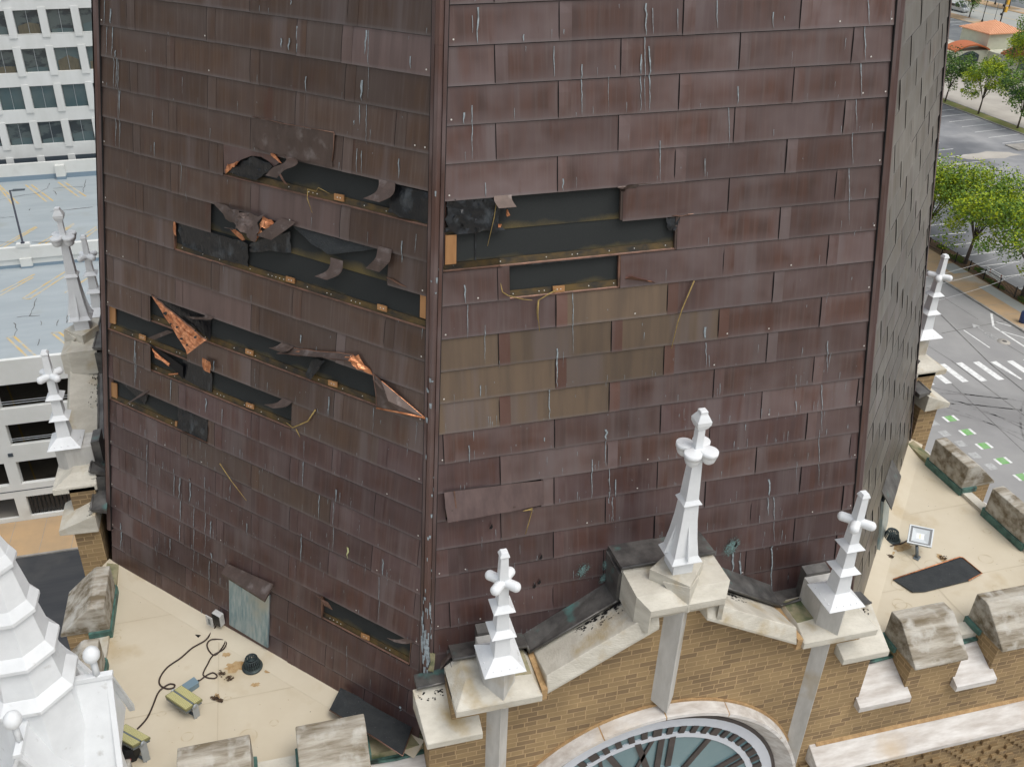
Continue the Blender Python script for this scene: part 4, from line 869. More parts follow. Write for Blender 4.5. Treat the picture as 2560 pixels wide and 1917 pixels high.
    for n_ in range(420):
        f = rng.random(); sg = rng.choice((-1, -1, 1)); x = sg*(1.33-f*.90); zt = 1.14+f*.56; d = rng.random()**3*.14; y = -6.075-d; z = zt+.0025+(-.0+(6.44-6.02)*0)+d*.2857+.012*0
        q = rng.uniform(.002, .009)*(1.3-d*5)
        if q > .001: b.poly([(x+q*2*math.cos(t), y+q*math.sin(t), z+.004+q*2*math.cos(t)*-.58*sg*-1*-1) for t in (0, 1.1, 2.2, 3.3, 4.2, 5.3)], 'gap')
    for n_ in range(60):
        x = rng.choice((-1, 1))*rng.uniform(2.3, 2.58); y = -6.07-rng.random()**2*.08; z = .90-(-6.02-y)*.46+.004; q = rng.uniform(.003, .008)
        b.poly([(x+q*1.6*math.cos(t), y+q*math.sin(t), z-q*math.sin(t)*-.46) for t in (0, 1.1, 2.2, 3.3, 4.2, 5.3)], 'gap')
    tag(b.build('old_sealant', tower), kind='stuff')
# flat roofs behind the battlements
b = MB(); b.box(-5.90, -5.90, -.12, 5.90, 5.90, 0, 'membrane')
for sx in (-1, 1):
    for sy in (-1, 1): # upstand against the steeple
        fi = {(-1, -1): -1, (1, -1): 1, (1, 1): 3, (-1, 1): -3}[sx, sy]; h_ = hw(fi, 0)
        b.hexa([FP(fi, -h_, .002, .01), FP(fi, h_, .002, .01), FP(fi, h_, .002, .20), FP(fi, -h_, .002, .20)], [FP(fi, -h_, .055, .01), FP(fi, h_, .055, .01), FP(fi, h_, .045, .05), FP(fi, -h_, .045, .05)], 'membrane')
b.build('flat_roof', tower)
def stain(name, pts, m, z=.004): b = MB(); b.poly([(x, y, z) for x, y in pts], m); return b.build(name, tower)
def blob(cx, cy, rx, ry, seed, n=22, j=.35):
    rng = random.Random(seed); return [(cx+rx*math.cos(2*PI*i/n)*(1+rng.uniform(-j, j)), cy+ry*math.sin(2*PI*i/n)*(1+rng.uniform(-j, j))) for i in range(n)]
for i, (x, y, rx, ry) in enumerate([(-4.40, -4.56, .12, .07), (-4.20, -4.86, .05, .03), (-4.52, -4.36, .05, .03), (-4.03, -4.70, .06, .025), (-4.62, -4.93, .03, .05), (4.32, -4.52, .16, .07), (4.12, -4.60, .06, .03), (4.42, -4.74, .05, .04), (4.72, -4.83, .05, .07)]):
    stain('rust_stain', blob(x, y, rx, ry, i), 'rust_stain', .003+i*.0002)
for (xa, ya, xb, yb_) in ((-5.86, -3.60, -4.72, -3.58), (-5.86, -5.0, -3.45, -4.98), (-4.62, -5.86, -4.60, -3.9), (4.3, -5.86, 4.32, -3.95), (4.45, -4.0, 5.86, -3.98), (3.2, -5.2, 5.86, -5.18)):
    b = MB(); d = Vector((xb-xa, yb_-ya, 0)).normalized(); t = Vector((-d.y, d.x, 0))*.006; a, c = Vector((xa, ya, .003)), Vector((xb, yb_, .003)); b.poly([a-t, c-t, c+t, a+t], 'membrane_lap'); b.build('membrane_lap', tower)
rng = random.Random(31)
for i in range(26):
    x, y = (rng.choice((-5.84, -5.80, -5.76))+rng.uniform(0, .1), rng.uniform(-5.4, -3.2)) if i < 7 else ((rng.uniform(-5.6, -3.6), rng.uniform(-5.75, -4.6)) if i < 16 else (rng.uniform(3.4, 5.75), rng.uniform(-5.6, -4.2)))
    if x+y > -9.1 and x < 0 and i >= 7: continue
    r = rng.uniform(.03, .11); n_ = 26; b = MB(); e = rng.uniform(.6, 1)
    for q in range(n_):
        a0, a1 = 2*PI*q/n_, 2*PI*(q+1)/n_; ww = .0035*(1+math.sin(a0*3+i)); w1 = .0035*(1+math.sin(a1*3+i)); z_ = .0022+i*.00003
        b.poly([(x+(r-ww)*math.cos(a0), y+(r-ww)*e*math.sin(a0), z_), (x+(r+ww+.001)*math.cos(a0), y+(r+ww+.001)*e*math.sin(a0), z_), (x+(r+w1+.001)*math.cos(a1), y+(r+w1+.001)*e*math.sin(a1), z_), (x+(r-w1)*math.cos(a1), y+(r-w1)*e*math.sin(a1), z_)], 'membrane_ring')
    b.build('water_mark', tower)
b = MB()
for i in range(240):
    x, y = (rng.uniform(-5.8, -2.8), rng.uniform(-5.8, -3)) if i % 2 else (rng.uniform(2.8, 5.8), rng.uniform(-5.8, -3)); s = rng.uniform(.002, .007)
    if abs(x)+abs(y) < 8.75: continue
    b.poly([(x+s*math.cos(t), y+s*math.sin(t)*.7, .003) for t in (0, 1.3, 2.4, 3.9, 5.1)], rng.choice(('mud', 'rust_stain', 'stone_grey')))
tag(b.build('grit', tower), kind='stuff')
rng = random.Random(12)
for i, (x, y, r) in enumerate([(-4.58, -4.62, .035), (-4.50, -4.70, .03), (-4.66, -4.93, .035), (-4.60, -4.98, .02), (4.72, -4.84, .04), (4.06, -4.66, .03)]):
    b = MB()
    for k in range(34):
        q = [(px, py, .006+rng.random()*.02) for px, py in blob(x+rng.gauss(0, r*.55)+(k%5)*.008, y+rng.gauss(0, r*.4)-(k%5)*.006, rng.uniform(.004, .016), rng.uniform(.003, .009), i*50+k, 7, .6)]
        b.poly(q, 'mud')
    tag(b.build('leaf_debris'), ['small dark clump of debris inside the cable loop beside the left roof drain', 'dark speck of debris just right of the cable loop on the left roof', 'dark rotten clump beside the right end of the twin panel floodlight', 'small dark crumbs trailing from the clump beside the twin panel floodlight', 'dark triangular scrap of debris between the square floodlight and the fallen panel', 'brown debris below the right roof drain'][i], 'debris', 'debris on the flat roofs', 'stuff')
for (u, v, lab) in ((942, 1535, 'upper small black triangular metal scrap on the cream roof near the wall box'), (975, 1590, 'lower small black metal scrap on the cream roof beside the black cable')):
    b = MB(); p = zz(*cr(480, 1340, 2.87)(*((-18, 560) if u == 942 else (45, 714))), 0); b.hexa([(p.x-.035, p.y+.02, .002), (p.x+.03, p.y+.0, .002), (p.x+.0, p.y-.03, .002)], [(p.x-.035, p.y+.02, .012), (p.x+.03, p.y, .006), (p.x, p.y-.03, .012)], 'gap'); tag(b.build('metal_scrap'), lab, 'scrap', 'metal scraps on the left roof')

# ---------------------------------------------------------------- white finials
def small_finial():
    r = empty('finial', (0, 0, 0), 'x', 'finial', 'white cross armed finials on the gables')
    b = MB(); b.sq(0, 0, [(-.05, .10), (.0, .10)], 'white_paint'); b.sq(0, 0, [(0, .205), (.006, .205), (.115, .082), (.41, .066), (.73, .052), (1.31, .036)], 'white_paint'); b.build('shaft', r, .003)
    for i in range(4):
        d = Vector((math.cos(PI/2*i), math.sin(PI/2*i), 0)); t_ = Vector((-d.y, d.x, 0)); nn = (d*.109+Vector((0, 0, .123))).normalized()
        for s_ in (-.11, -.03, .05, .12): b = MB(); b.lathe(d*.170+t_*s_+Vector((0, 0, .036)), [(0, .009), (.004, .006), (.006, .002)], 'white_paint', 8, ax=(d.x, d.y, 1.1)); b.build('rivet', r)
    for z, R_, r_ in ((.385, .120, .068), (.69, .104, .054)):
        b = MB(); b.sq(0, 0, [(z, R_), (z+.006, R_), (z+.055, r_)], 'white_paint'); b.build('collar', r, .002)
    b = MB(); b.sq(0, 0, [(1.30, .036), (1.312, .045), (1.322, .045), (1.36, .030)], 'white_paint'); b.build('cap', r, .002)
    for i in range(4):
        a = rad(45+90*i); d = Vector((math.cos(a), math.sin(a), 0)); b = MB(); prof = [(0, .044), (.02, .046)]+[(.135, .048)]+[(.135+.045*math.sin(t), .048*math.cos(t)+.001) for t in (.3, .6, .9, 1.2, 1.45, 1.57)]
        b.lathe((0, 0, 1.0), prof, 'white_paint', 18, ax=d); b.build('arm', r)
    return r
def tall_finial():
    r = empty('gable_finial', (0, 0, 0), 'x', 'finial', 'tall white quatrefoil finials on the gable peaks')
    b = MB(); b.sq(0, 0, [(0, .155), (.006, .155), (.06, .122), (.25, .098), (.47, .079), (.66, .070), (.72, .064), (1.18, .046), (1.30, .036), (1.50, .034)], 'white_paint'); b.build('shaft', r, .003)
    b = MB(); b.sq(0, 0, [(.655, .092), (.662, .092), (.70, .066)], 'white_paint'); b.build('collar', r, .002)
    for i in range(4):
        a = rad(90*i); d = Vector((math.cos(a), math.sin(a), 0)); t = Vector((-d.y, d.x, 0)); b = MB()
        P = [d*.150+Vector((0, 0, .05)), d*.152+t*-.012+Vector((0, 0, .05)), d*.095+Vector((0, 0, .42))]
        b.hexa([d*.12+t*-.006+Vector((0, 0, .05)), d*.172+t*-.006+Vector((0, 0, .04)), d*.088+t*-.006+Vector((0, 0, .40))], [d*.12+t*.006+Vector((0, 0, .05)), d*.172+t*.006+Vector((0, 0, .04)), d*.088+t*.006+Vector((0, 0, .40))], 'white_paint'); b.build('fin', r)
    for i in range(4):       # quatrefoil: four half-bowls with flat lids
        a = rad(45+90*i); d = Vector((math.cos(a), math.sin(a), 0)); c = d*.112
        b = MB(); b.lathe(c+Vector((0, 0, 1.13)), [(0, .02), (.01, .040), (.03, .058), (.07, .070), (.095, .073), (.097, .080), (.135, .081), (.138, .070)], 'white_paint', 22); b.build('lobe', r)
    b = MB(); b.sq(0, 0, [(1.13, .05), (1.27, .06)], 'white_paint'); b.build('lobe_core', r)
    b = MB(); prof = [(1.47, .036), (1.49, .050), (1.53, .066), (1.565, .068), (1.60, .052), (1.63, .036), (1.645, .034)]
    b.sq(0, 0, prof, 'white_paint'); b.sq(0, 0, [(1.645, .034), (1.655, .036), (1.665, .030)], 'white_paint')
    b.build('knob', r, .004)
    return r
SF = small_finial(); TF = tall_finial(); used = {'s': False, 't': False}
SLAB = {(0, -1): 'white cross armed finial at the left foot of the clock gable', (0, 1): 'white cross armed finial at the right foot of the clock gable',
        (3, 1): 'nearer white cross armed finial on the left side gable, before the garage floors', (3, -1): 'farther white cross armed finial on the left side gable close behind the tall one',
        (1, -1): 'white cross armed finial on the far right side gable above the street', (1, 1): 'white cross armed finial at the far foot of the right side gable behind the steeple'}
for k in SIDES:
    for sg in (-1, 1):
        if (k, sg) == (1, 1): continue
        f = SF if not used['s'] else copy_tree(SF); used['s'] = True
        p = rot4(k, (sg*1.80, -6.35, 1.52)); f.location = p; f['label'] = SLAB[(k, sg)]; f['category'] = 'finial'
    if k == 1: continue
    f = TF if not used['t'] else copy_tree(TF); used['t'] = True; f.location = rot4(k, (0, -6.24, 2.375)); f.rotation_euler.z = 0
    f['label'] = {0: 'tall white quatrefoil finial on the gable peak above the clock', 1: '', 3: 'tall white quatrefoil finial on the left side gable peak against the garage deck'}[k]

# ---------------------------------------------------------------- corner turret, bottom left
TX, TY = -5.918, -6.183
tur = empty('corner_turret', (TX, TY, 0), 'white tiered octagonal corner turret with little gables and ball finials', 'turret')
tiers = [(2.15, .405), (2.573, .333), (3.018, .264), (3.486, .188)]
b = MB(); b.sq(TX, TY, [(-.5, .56), (.9, .50), (1.5, .40), (2.12, .335)], 'white_paint', 8, 22.5); b.build('turret_body', tur, .006)
for i, (z, R_) in enumerate(tiers):
    c8 = math.cos(PI/8); Ro = R_*c8; Rn = (tiers[i+1][1] if i < 3 else .10)*c8
    b = MB(); b.sq(TX, TY, [(z-.05, Ro*.80), (z-.035, Ro*1.0), (z+.0, Ro), (z+.085, Ro*.80)], 'white_paint', 8, 22.5); b.build('tier_cornice', tur, .003)
    zn = tiers[i+1][0] if i < 3 else z+.42
    b = MB(); b.sq(TX, TY, [(z+.08, Ro*.80), (zn-.04, Rn*.83 if i < 3 else .05)], 'white_paint', 8, 22.5); b.build('tier_body', tur, .003)
b = MB(); b.lathe((TX, TY, 3.85), [(0, .02), (.04, .06), (.09, .075), (.14, .055), (.17, .01)], 'white_paint', 18); b.build('ball', tur)
for i in range(4):
    a = rad(90*i); d = Vector((math.cos(a), math.sin(a), 0)); t = Vector((-d.y, d.x, 0)); c = Vector((TX, TY, 0))
    def q(r, s, z): return tuple(c+d*r+t*s+Vector((0, 0, z)))
    b = MB(); zr = 2.02
    b.hexa([q(.25, -.30, 1.25), q(.25, .30, 1.25), q(.25, .02, zr), q(.25, -.02, zr)], [q(.60, -.34, 1.18), q(.60, .34, 1.18), q(.60, .02, zr), q(.60, -.02, zr)], 'white_paint'); g = b.build('gablet', tur, .004)
    b = MB(); b.hexa([q(.24, -.035, zr-.012), q(.24, .035, zr-.012), q(.24, .028, zr+.03), q(.24, -.028, zr+.03)], [q(.66, -.035, zr-.012), q(.66, .035, zr-.012), q(.66, .028, zr+.03), q(.66, -.028, zr+.03)], 'white_paint')
    for sg in (-1, 1): b.hexa([q(.60, sg*.0, zr+.02), q(.60, sg*.0, zr-.05), q(.60, sg*.42, 1.02), q(.60, sg*.45, 1.07)], [q(.65, sg*.0, zr+.02), q(.65, sg*.0, zr-.05), q(.65, sg*.42, 1.02), q(.65, sg*.45, 1.07)], 'white_paint')
    b.build('ridge', g, .003)
    b = MB(); b.tube([q(.53, 0, zr), q(.53, 0, zr+.22)], .030, 'white_paint', 4); b.lathe(q(.53, 0, zr+.20), [(0, .02), (.015, .045), (.045, .066), (.08, .072), (.115, .064), (.145, .040), (.158, .01)], 'white_paint', 20); b.build('ball_finial', g)
cL = cr(0, 1340, 2.87); YF = TY-.405*math.cos(PI/8)-.003; XF = TX+.405*math.cos(PI/8)+.003
for (a, c, rx, rz_, sd_) in ((60, 1290, .035, .006, 1), (110, 1283, .03, .008, 2), (150, 1277, .018, .005, 3)):
    p = plane(*cL(a, c), (0, 1, 0), YF); rng = random.Random(sd_); b = MB(); b.poly([(p.x+rx*math.cos(t)*rng.uniform(.6, 1.2), YF, min(2.148, max(2.118, p.z+rz_*math.sin(t)*rng.uniform(.6, 1.3)))) for t in [PI/5*k for k in range(10)]], 'gap'); b.build('rust_chip', tur)
for (a, c, sd_) in ((532, 890, 4), (528, 925, 5)):
    p = plane(*cL(a, c), (1, 0, 0), XF); rng = random.Random(sd_); b = MB(); b.poly([(XF, p.y+.016*math.cos(t)*rng.uniform(.5, 1.3), min(2.148, max(2.118, p.z+.01*math.sin(t)))) for t in [PI/5*k for k in range(10)]], 'rust_stain'); b.build('rust_chip', tur)
b = MB(); b.box(TX-.60, TY-.60, -.6, TX+.42, TY+.42, .95, 'white_paint'); b.build('base', tur, .006)

# ---------------------------------------------------------------- things on the roofs
def drain(x, y, lab):
    r = empty('roof_drain', (x, y, 0), lab, 'roof drain', 'cast iron roof drains')
    b = MB(); b.lathe((x, y, .002), [(0, .118), (.012, .120), (.022, .112), (.03, .098)], 'drain_iron', 28); b.build('flange', r)
    b = MB()
    for i in range(22):
        a = 2*PI*i/22; d = Vector((math.cos(a), math.sin(a), 0)); c = Vector((x, y, 0)); b.tube([c+d*.098+Vector((0, 0, .02)), c+d*.090+Vector((0, 0, .06)), c+d*.066+Vector((0, 0, .135))], .0062, 'drain_iron', 5)
    for R_, z in ((.068, .138), (.050, .146), (.034, .149), (.018, .150)): b.tube([(x+R_*math.cos(t*PI/12), y+R_*math.sin(t*PI/12), z) for t in range(25)], .0058, 'drain_iron', 5)
    b.tube([(x+.098*math.cos(t*PI/12), y+.098*math.sin(t*PI/12), .03) for t in range(25)], .008, 'drain_iron', 5)
    b.build('strainer', r); b = MB(); b.lathe((x, y, .005), [(0, .05), (.03, .045)], 'gap', 18); b.build('basket', r)
drain(-4.225, -4.60, 'black domed roof drain with brown stain near the metal hatch on the left roof'); drain(4.30, -4.37, 'black domed iron roof drain on the right roof beside the square floodlight')
def flood_twin(corners, h, lab, legs):
    cs = [Vector((x, y, h)) for x, y in corners]; c = sum(cs, Vector())/4; r = empty('floodlight', (c.x, c.y, 0), lab, 'floodlight', 'twin panel floodlights on the left roof')
    U = (cs[1]-cs[0]); V = (cs[3]-cs[0]); n = U.cross(V).normalized(); n = n if n.z > 0 else -n; at = lambda u, v, o=0: cs[0]+U*u+V*v+n*o
    for v0, v1 in ((0, .47), (.53, 1)):
        b = MB(); b.hexa([at(0, v0, -.028), at(1, v0, -.028), at(1, v1, -.028), at(0, v1, -.028)], [at(0, v0), at(1, v0), at(1, v1), at(0, v1)], 'led_frame')
        for i in range(14): b.hexa([at(i/14+.01, v0+.02, -.075), at(i/14+.03, v0+.02, -.075), at(i/14+.03, v1-.02, -.075), at(i/14+.01, v1-.02, -.075)], [at(i/14+.01, v0+.02, -.028), at(i/14+.03, v0+.02, -.028), at(i/14+.03, v1-.02, -.028), at(i/14+.01, v1-.02, -.028)], 'grey_metal')
        p = b.build('lamp_module', r); b = MB()
        for i in range(18):
            for j in range(7):
                u, v = .03+i*.0527, v0+.03+j*(v1-v0-.06)/7; b.poly([at(u, v, .0025), at(u+.042, v, .0025), at(u+.042, v+.042, .0025), at(u, v+.042, .0025)][::(1 if U.cross(V).z > 0 else -1)], 'led')
        b.build('lens_array', p)
    b = MB(); b.hexa([at(.05, .46, -.03), at(.95, .46, -.03), at(.95, .54, -.03), at(.05, .54, -.03)], [at(.05, .46, .004), at(.95, .46, .004), at(.95, .54, .004), at(.05, .54, .004)], 'grey_metal'); b.build('spine', r)
    b = MB()
    for u in (.0, 1.0):
        e = 1 if u else -1; p = at(u+.03*e, .5, -.02); d = U.normalized()*.004; f = Vector((p.x, p.y, .004)); sV = V.normalized()*.035
        b.hexa([p-sV, p+sV, f+sV, f-sV], [p-sV+d, p+sV+d, f+sV+d, f-sV+d], 'light_metal')
        b.lathe(p-d, [(0, .03), (.012, .03)], 'light_metal', 12, ax=U)
    f0, f1 = at(-.03, .5), at(1.03, .5); b.hexa([Vector((f0.x, f0.y-.02, .002)), Vector((f1.x, f1.y-.02, .002)), Vector((f1.x, f1.y+.02, .002)), Vector((f0.x, f0.y+.02, .002))], [Vector((f0.x, f0.y-.02, .008)), Vector((f1.x, f1.y-.02, .008)), Vector((f1.x, f1.y+.02, .008)), Vector((f0.x, f0.y+.02, .008))], 'grey_metal')
    b.build('bracket', r); return r
def zc4(cf, pts, h): return [tuple(zz(*cf(a, c), h))[:2] for a, c in pts]
fA = zc4(cr(380, 1660, 8.28), [(610, 430), (1040, 720), (700, 975), (270, 650)], .20)
flood_twin(fA, .20, 'yellow twin panel floodlight in the middle of the left roof beside the cable loop', 1)
fB = zc4(cr(0, 1340, 2.87), [(905, 1345), (1078, 1440), (945, 1520), (780, 1410)], .30)
flood_twin(fB, .30, 'yellow twin panel floodlight beside the white corner turret, bottom left', 1)
p = zz(*cr(380, 1660, 8.28)(810, 470), .02); bx = empty('junction_box', (p.x, p.y, 0), 'small blue grey junction box behind the twin panel floodlight', 'junction box')
b = MB(); a = math.atan2(-4.641+4.70, -4.888+4.982); b.box(p.x-.075, p.y-.05, .004, p.x+.075, p.y+.05, .075, 'box_blue', a); b.build('box_body', bx, .004); b = MB(); b.box(p.x-.078, p.y-.053, .068, p.x+.078, p.y+.053, .080, 'box_blue', a); b.build('lid', bx, .003)
b = MB(); e = Vector((math.cos(a), math.sin(a), 0)); b.lathe(Vector((p.x, p.y, .04))+e*.075, [(0, .013), (.03, .012)], 'black_plastic', 10, ax=e); b.build('cable_gland', bx)
# black and red lamp base by the turret
p = zz(*cr(0, 1340, 2.87)(930, 1560), .02); r = empty('lamp_stand', (p.x, p.y, 0), 'black and red plastic stand under the floodlight by the white turret', 'stand'); b = MB(); b.sq(p.x, p.y, [(.003, .10), (.03, .10), (.10, .075), (.14, .05)], 'black_plastic', 6, 10); b.build('stand_body', r, .006); b = MB(); b.box(p.x-.08, p.y-.105, .05, p.x+.03, p.y-.090, .062, 'red_plastic'); b.build('stripe', r)
# cables (world points lie on the roof)
c5 = cr(480, 1340, 2.87); c4 = cr(0, 1340, 2.87); cz = cr(380, 1660, 8.28)
def cable(pts, r, lab, m='cable'):
    P = [Vector(p) for p in pts]; Q = []
    for i in range(len(P)-1):
        p0, p1, p2, p3 = P[max(i-1, 0)], P[i], P[i+1], P[min(i+2, len(P)-1)]
        for k in range(5):
            f = k/5; Q.append(.5*((2*p1)+(p2-p0)*f+(2*p0-5*p1+4*p2-p3)*f*f+(3*p1-p0-3*p2+p3)*f**3))
    b = MB(); b.tube(Q+[P[-1]], r, m, 7); return tag(b.build('cable'), lab, 'cable', 'black cables on the roofs')
R_ = lambda cf, L, h=.009: [tuple(zz(*cf(a, c), h)) for a, c in L]
cable([tuple(FP(-1, -.50, .10, .07)), tuple(FP(-1, -.52, .03, .09))]+R_(c4, [(1530, 655), (1480, 740), (1380, 800), (1300, 870), (1200, 940), (1145, 1020), (1152, 1070), (1200, 1093), (1245, 1085), (1252, 1064), (1215, 1060), (1165, 1090), (1130, 1130), (1090, 1230), (1050, 1310), (985, 1382)]), .0095, 'longer black cable from the wall box to the floodlight by the turret')
cable([tuple(FP(-1, -.47, .10, .07)), tuple(FP(-1, -.49, .03, .09))]+R_(c5, [(148, 668), (205, 700), (240, 745), (205, 815), (160, 852), (122, 820), (108, 775), (135, 742), (200, 740), (247, 757), (225, 810), (150, 855), (110, 920), (80, 985), (105, 1012), (160, 1018), (180, 1000), (150, 978), (100, 1000), (60, 1030), (35, 1040)]), .0085, 'looped black cable from the wall box to the blue grey junction box')
c7 = cr(2160, 1280, 10.35)
cable(R_(c7, [(1150, 715), (1050, 770), (940, 820), (800, 840), (700, 880), (540, 940), (480, 1010), (430, 1045), (345, 1062), (290, 940), (310, 800), (280, 745)]), .010, 'thin dark cable from the square floodlight curling past the right roof drain')
# wall box on the left face
pb = FP(-1, -.49, .16, .05); r = empty('wall_box', pb, 'white electrical box with a grey faceplate low on the steeple wall', 'electrical box'); t = frame(-1)[1]; n = frame(-1)[0]; Z1 = Vector((0, 0, 1))
def obx(b, c, hx_, hz, d0, d1, m): b.hexa([c+t*sx*hx_+Z1*sz*hz+n*d0 for sx, sz in ((-1, -1), (1, -1), (1, 1), (-1, 1))], [c+t*sx*hx_+Z1*sz*hz+n*d1 for sx, sz in ((-1, -1), (1, -1), (1, 1), (-1, 1))], m)
c = FP(-1, -.45, .18, 0); b = MB(); obx(b, c, .065, .085, .028, .10, 'box_white'); b.build('box_body', r, .006); b = MB(); obx(b, c, .060, .078, .10, .108, 'black_plastic'); b.build('gasket', r)
b = MB(); cc_ = c+t*-.055; obx(b, cc_, .055, .078, .150, .160, 'box_white'); obx(b, cc_, .018, .045, .160, .163, 'grey_metal'); b.build('open_cover', r, .003)
# square floodlight on the right roof
tl, tr_, br_, bl = [zz(*c7(a, c), h) for (a, c), h in zip([(1190, 310), (1820, 440), (1740, 930), (1110, 780)], (.34, .34, .22, .22))]
cn = (tl+tr_+br_+bl)/4; r = empty('floodlight', (cn.x, cn.y, 0), 'square grey floodlight with a bright reflector standing on the right roof', 'floodlight')
U = tr_-tl; V = bl-tl; n_ = V.cross(U).normalized(); n_ = n_ if n_.z > 0 else -n_; at = lambda u, v, o=0: tl+U*u+V*v+n_*o
b = MB(); b.hexa([at(.10, .10, -.09), at(.90, .10, -.09), at(.90, .90, -.09), at(.10, .90, -.09)], [at(0, 0, -.02), at(1, 0, -.02), at(1, 1, -.02), at(0, 1, -.02)], 'light_metal')
for (a0, b0, a1, b1) in ((0, 0, 1, .06), (0, .94, 1, 1), (0, .0601, .06, .9399), (.94, .0601, 1, .9399)): b.hexa([at(a0, b0, -.0195), at(a1, b0, -.0195), at(a1, b1, -.0195), at(a0, b1, -.0195)], [at(a0, b0, .006), at(a1, b0, .006), at(a1, b1, .006), at(a0, b1, .006)], 'light_metal')
for i in range(6): b.hexa([at(.15, .15+i*.13, -.12), at(.85, .15+i*.13, -.12), at(.85, .17+i*.13, -.12), at(.15, .17+i*.13, -.12)], [at(.12, .15+i*.13, -.08), at(.88, .15+i*.13, -.08), at(.88, .17+i*.13, -.08), at(.12, .17+i*.13, -.08)], 'light_metal')
b.build('housing', r, .003)
b = MB()
for (a0, b0, a1, b1) in ((.06, .06, .94, .14), (.06, .86, .94, .94), (.06, .1401, .15, .8599), (.85, .1401, .94, .8599)): b.poly([at(a0, b0, .001), at(a0, b1, .001), at(a1, b1, .001), at(a1, b0, .001)], 'lens_dark')
b.build('bezel', r); b = MB(); o = [at(.15, .14, 0), at(.85, .14, 0), at(.85, .86, 0), at(.15, .86, 0)]; i_ = [at(.34, .34, -.018), at(.66, .34, -.018), at(.66, .66, -.018), at(.34, .66, -.018)]
for k in range(4): b.poly([o[k], i_[k], i_[(k+1) % 4], o[(k+1) % 4]], 'lens')
b.poly(i_[::-1], 'lens')
for v in (.40, .48, .56): b.poly([at(.46, v, -.0165), at(.46, v+.05, -.0165), at(.52, v+.05, -.0165), at(.52, v, -.0165)], 'led')
b.build('reflector', r)
b = MB(); f = Vector(zz(*c7(1370, 1190), .0)); p = at(.45, .98, -.06); b.tube([p, (p+f)/2+Vector((0, 0, .01)), f], .020, 'grey_metal', 6); b.box(f.x-.05, f.y-.03, .002, f.x+.05, f.y+.04, .012, 'grey_metal', .6); b.build('bracket', r)
# fallen panels
S = zc4(cr(1920, 1340, 2.87), [(900, 305), (1375, 150), (1400, 152), (1535, 268), (1440, 315), (1300, 350), (1130, 392), (1040, 398)], .03)
r = empty('fallen_panel', (*S[0], 0), 'rectangular fallen copper panel lying dark side up on the right roof', 'metal panel'); b = MB(); b.hexa([(x, y, .012+.01*(i % 2)) for i, (x, y) in enumerate(S)], [(x, y, .018+.01*(i % 2)) for i, (x, y) in enumerate(S)], 'felt_dull'); b.build('sheet', r)
b = MB(); b.tube([(S[i][0], S[i][1], .026+.01*(i % 2)) for i in (0, 1, 2, 3, 4)], .008, 'copper_bright', 5); b.build('bright_edge', r)
L = [(1065, 1085), (1190, 1145), (1330, 1220), (1585, 1365), (1510, 1575), (1350, 1470), (1190, 1370), (985, 1245)]
hts = (.16, .14, .12, .14, .30, .27, .25, .10); P = [zz(*c5(a, c), h) for (a, c), h in zip(L, hts)]
r = empty('fallen_panel', (P[3].x, P[3].y, 0), 'long black fallen sheet leaning between the steeple foot and the left battlement', 'metal panel'); b = MB()
T = [(0, 1, 6, 7), (1, 2, 5, 6), (2, 3, 4, 5)]
for q_ in T: b.poly([P[i] for i in q_], 'felt_dull'); b.poly([P[i]-Vector((0, 0, .006)) for i in q_][::-1], 'copper_edge')
b.build('sheet', r); b = MB(); b.tube([P[7], P[6], P[5], P[4], P[3]], .007, 'copper_edge', 5); b.build('bright_edge', r)
# ---------------------------------------------------------------- ground, streets and markings (metres below the roofs)
def lines(name, segs, m, z=G+.05):
    b = MB()
    for (x0, y0), (x1, y1), w_ in segs:
        d = Vector((x1-x0, y1-y0, 0)).normalized(); t = Vector((-d.y, d.x, 0))*w_/2; a, c = Vector((x0, y0, z)), Vector((x1, y1, z)); b.poly([a-t, c-t, c+t, a+t], m)
    o = b.build(name); o['kind'] = 'structure'; return o
sheet('ground', rect(-500, -300, 700, 900), G-.03, 'concrete')
sheet('road', rect(38, -80, 64.9, 320), G, 'asphalt')
sheet('cross_street', rect(-60, 12, 400, 38), G+.004, 'asphalt')
b = MB(); b.box(64.9, 46, G-.03, 68.7, 300, G+.14, 'pave_tan'); b.box(64.70, 46, G-.03, 64.895, 300, G+.155, 'kerb'); b.box(20, 44, G-.03, 38, 300, G+.14, 'pave_tan')
for y in range(48, 120, 2): b.box(64.9, y+.0, G+.139, 68.7, y+.04, G+.142, 'kerb')
struct(b, 'sidewalk')
sheet('sidewalk_patch', rect(67.2, 49.5, 68.65, 55.8), G+.146, 'pave_grey'); sheet('sidewalk_patch', rect(66.9, 58.9, 68.65, 61.2), G+.146, 'pave_grey')
b = MB(); b.box(68.7, 46, G-.03, 71.0, 220, G+.10, 'mulch'); struct(b, 'planting_strip')
for i, (x, y, rx, ry) in enumerate([(69.9, 62.0, .7, 1.2), (70.2, 58.8, .5, .8), (69.3, 56.0, .3, 1.5), (70.3, 65, .4, .6), (69.5, 52.0, .6, .9)]):
    b = MB(); rng = random.Random(i)
    for k in range(260):
        a = rng.random()*6.28; q = rng.random()**.5; px, py = x+rx*q*math.cos(a), y+ry*q*math.sin(a); h = rng.uniform(.08, .3); d = rng.random()*6.28; b.poly([(px, py, G+.1), (px+.06*math.cos(d), py+.06*math.sin(d), G+.1+h), (px+.12*math.cos(d), py+.12*math.sin(d), G+.1+h*.4)], 'leaf_green')
    tag(b.build('ground_cover'), 'low green ground cover in the fenced planting strip', 'ground cover', 'ground cover along the fence', 'stuff')
sheet('parking_lot', rect(71.0, 40, 111.6, 300), G+.02, 'asphalt_lot')
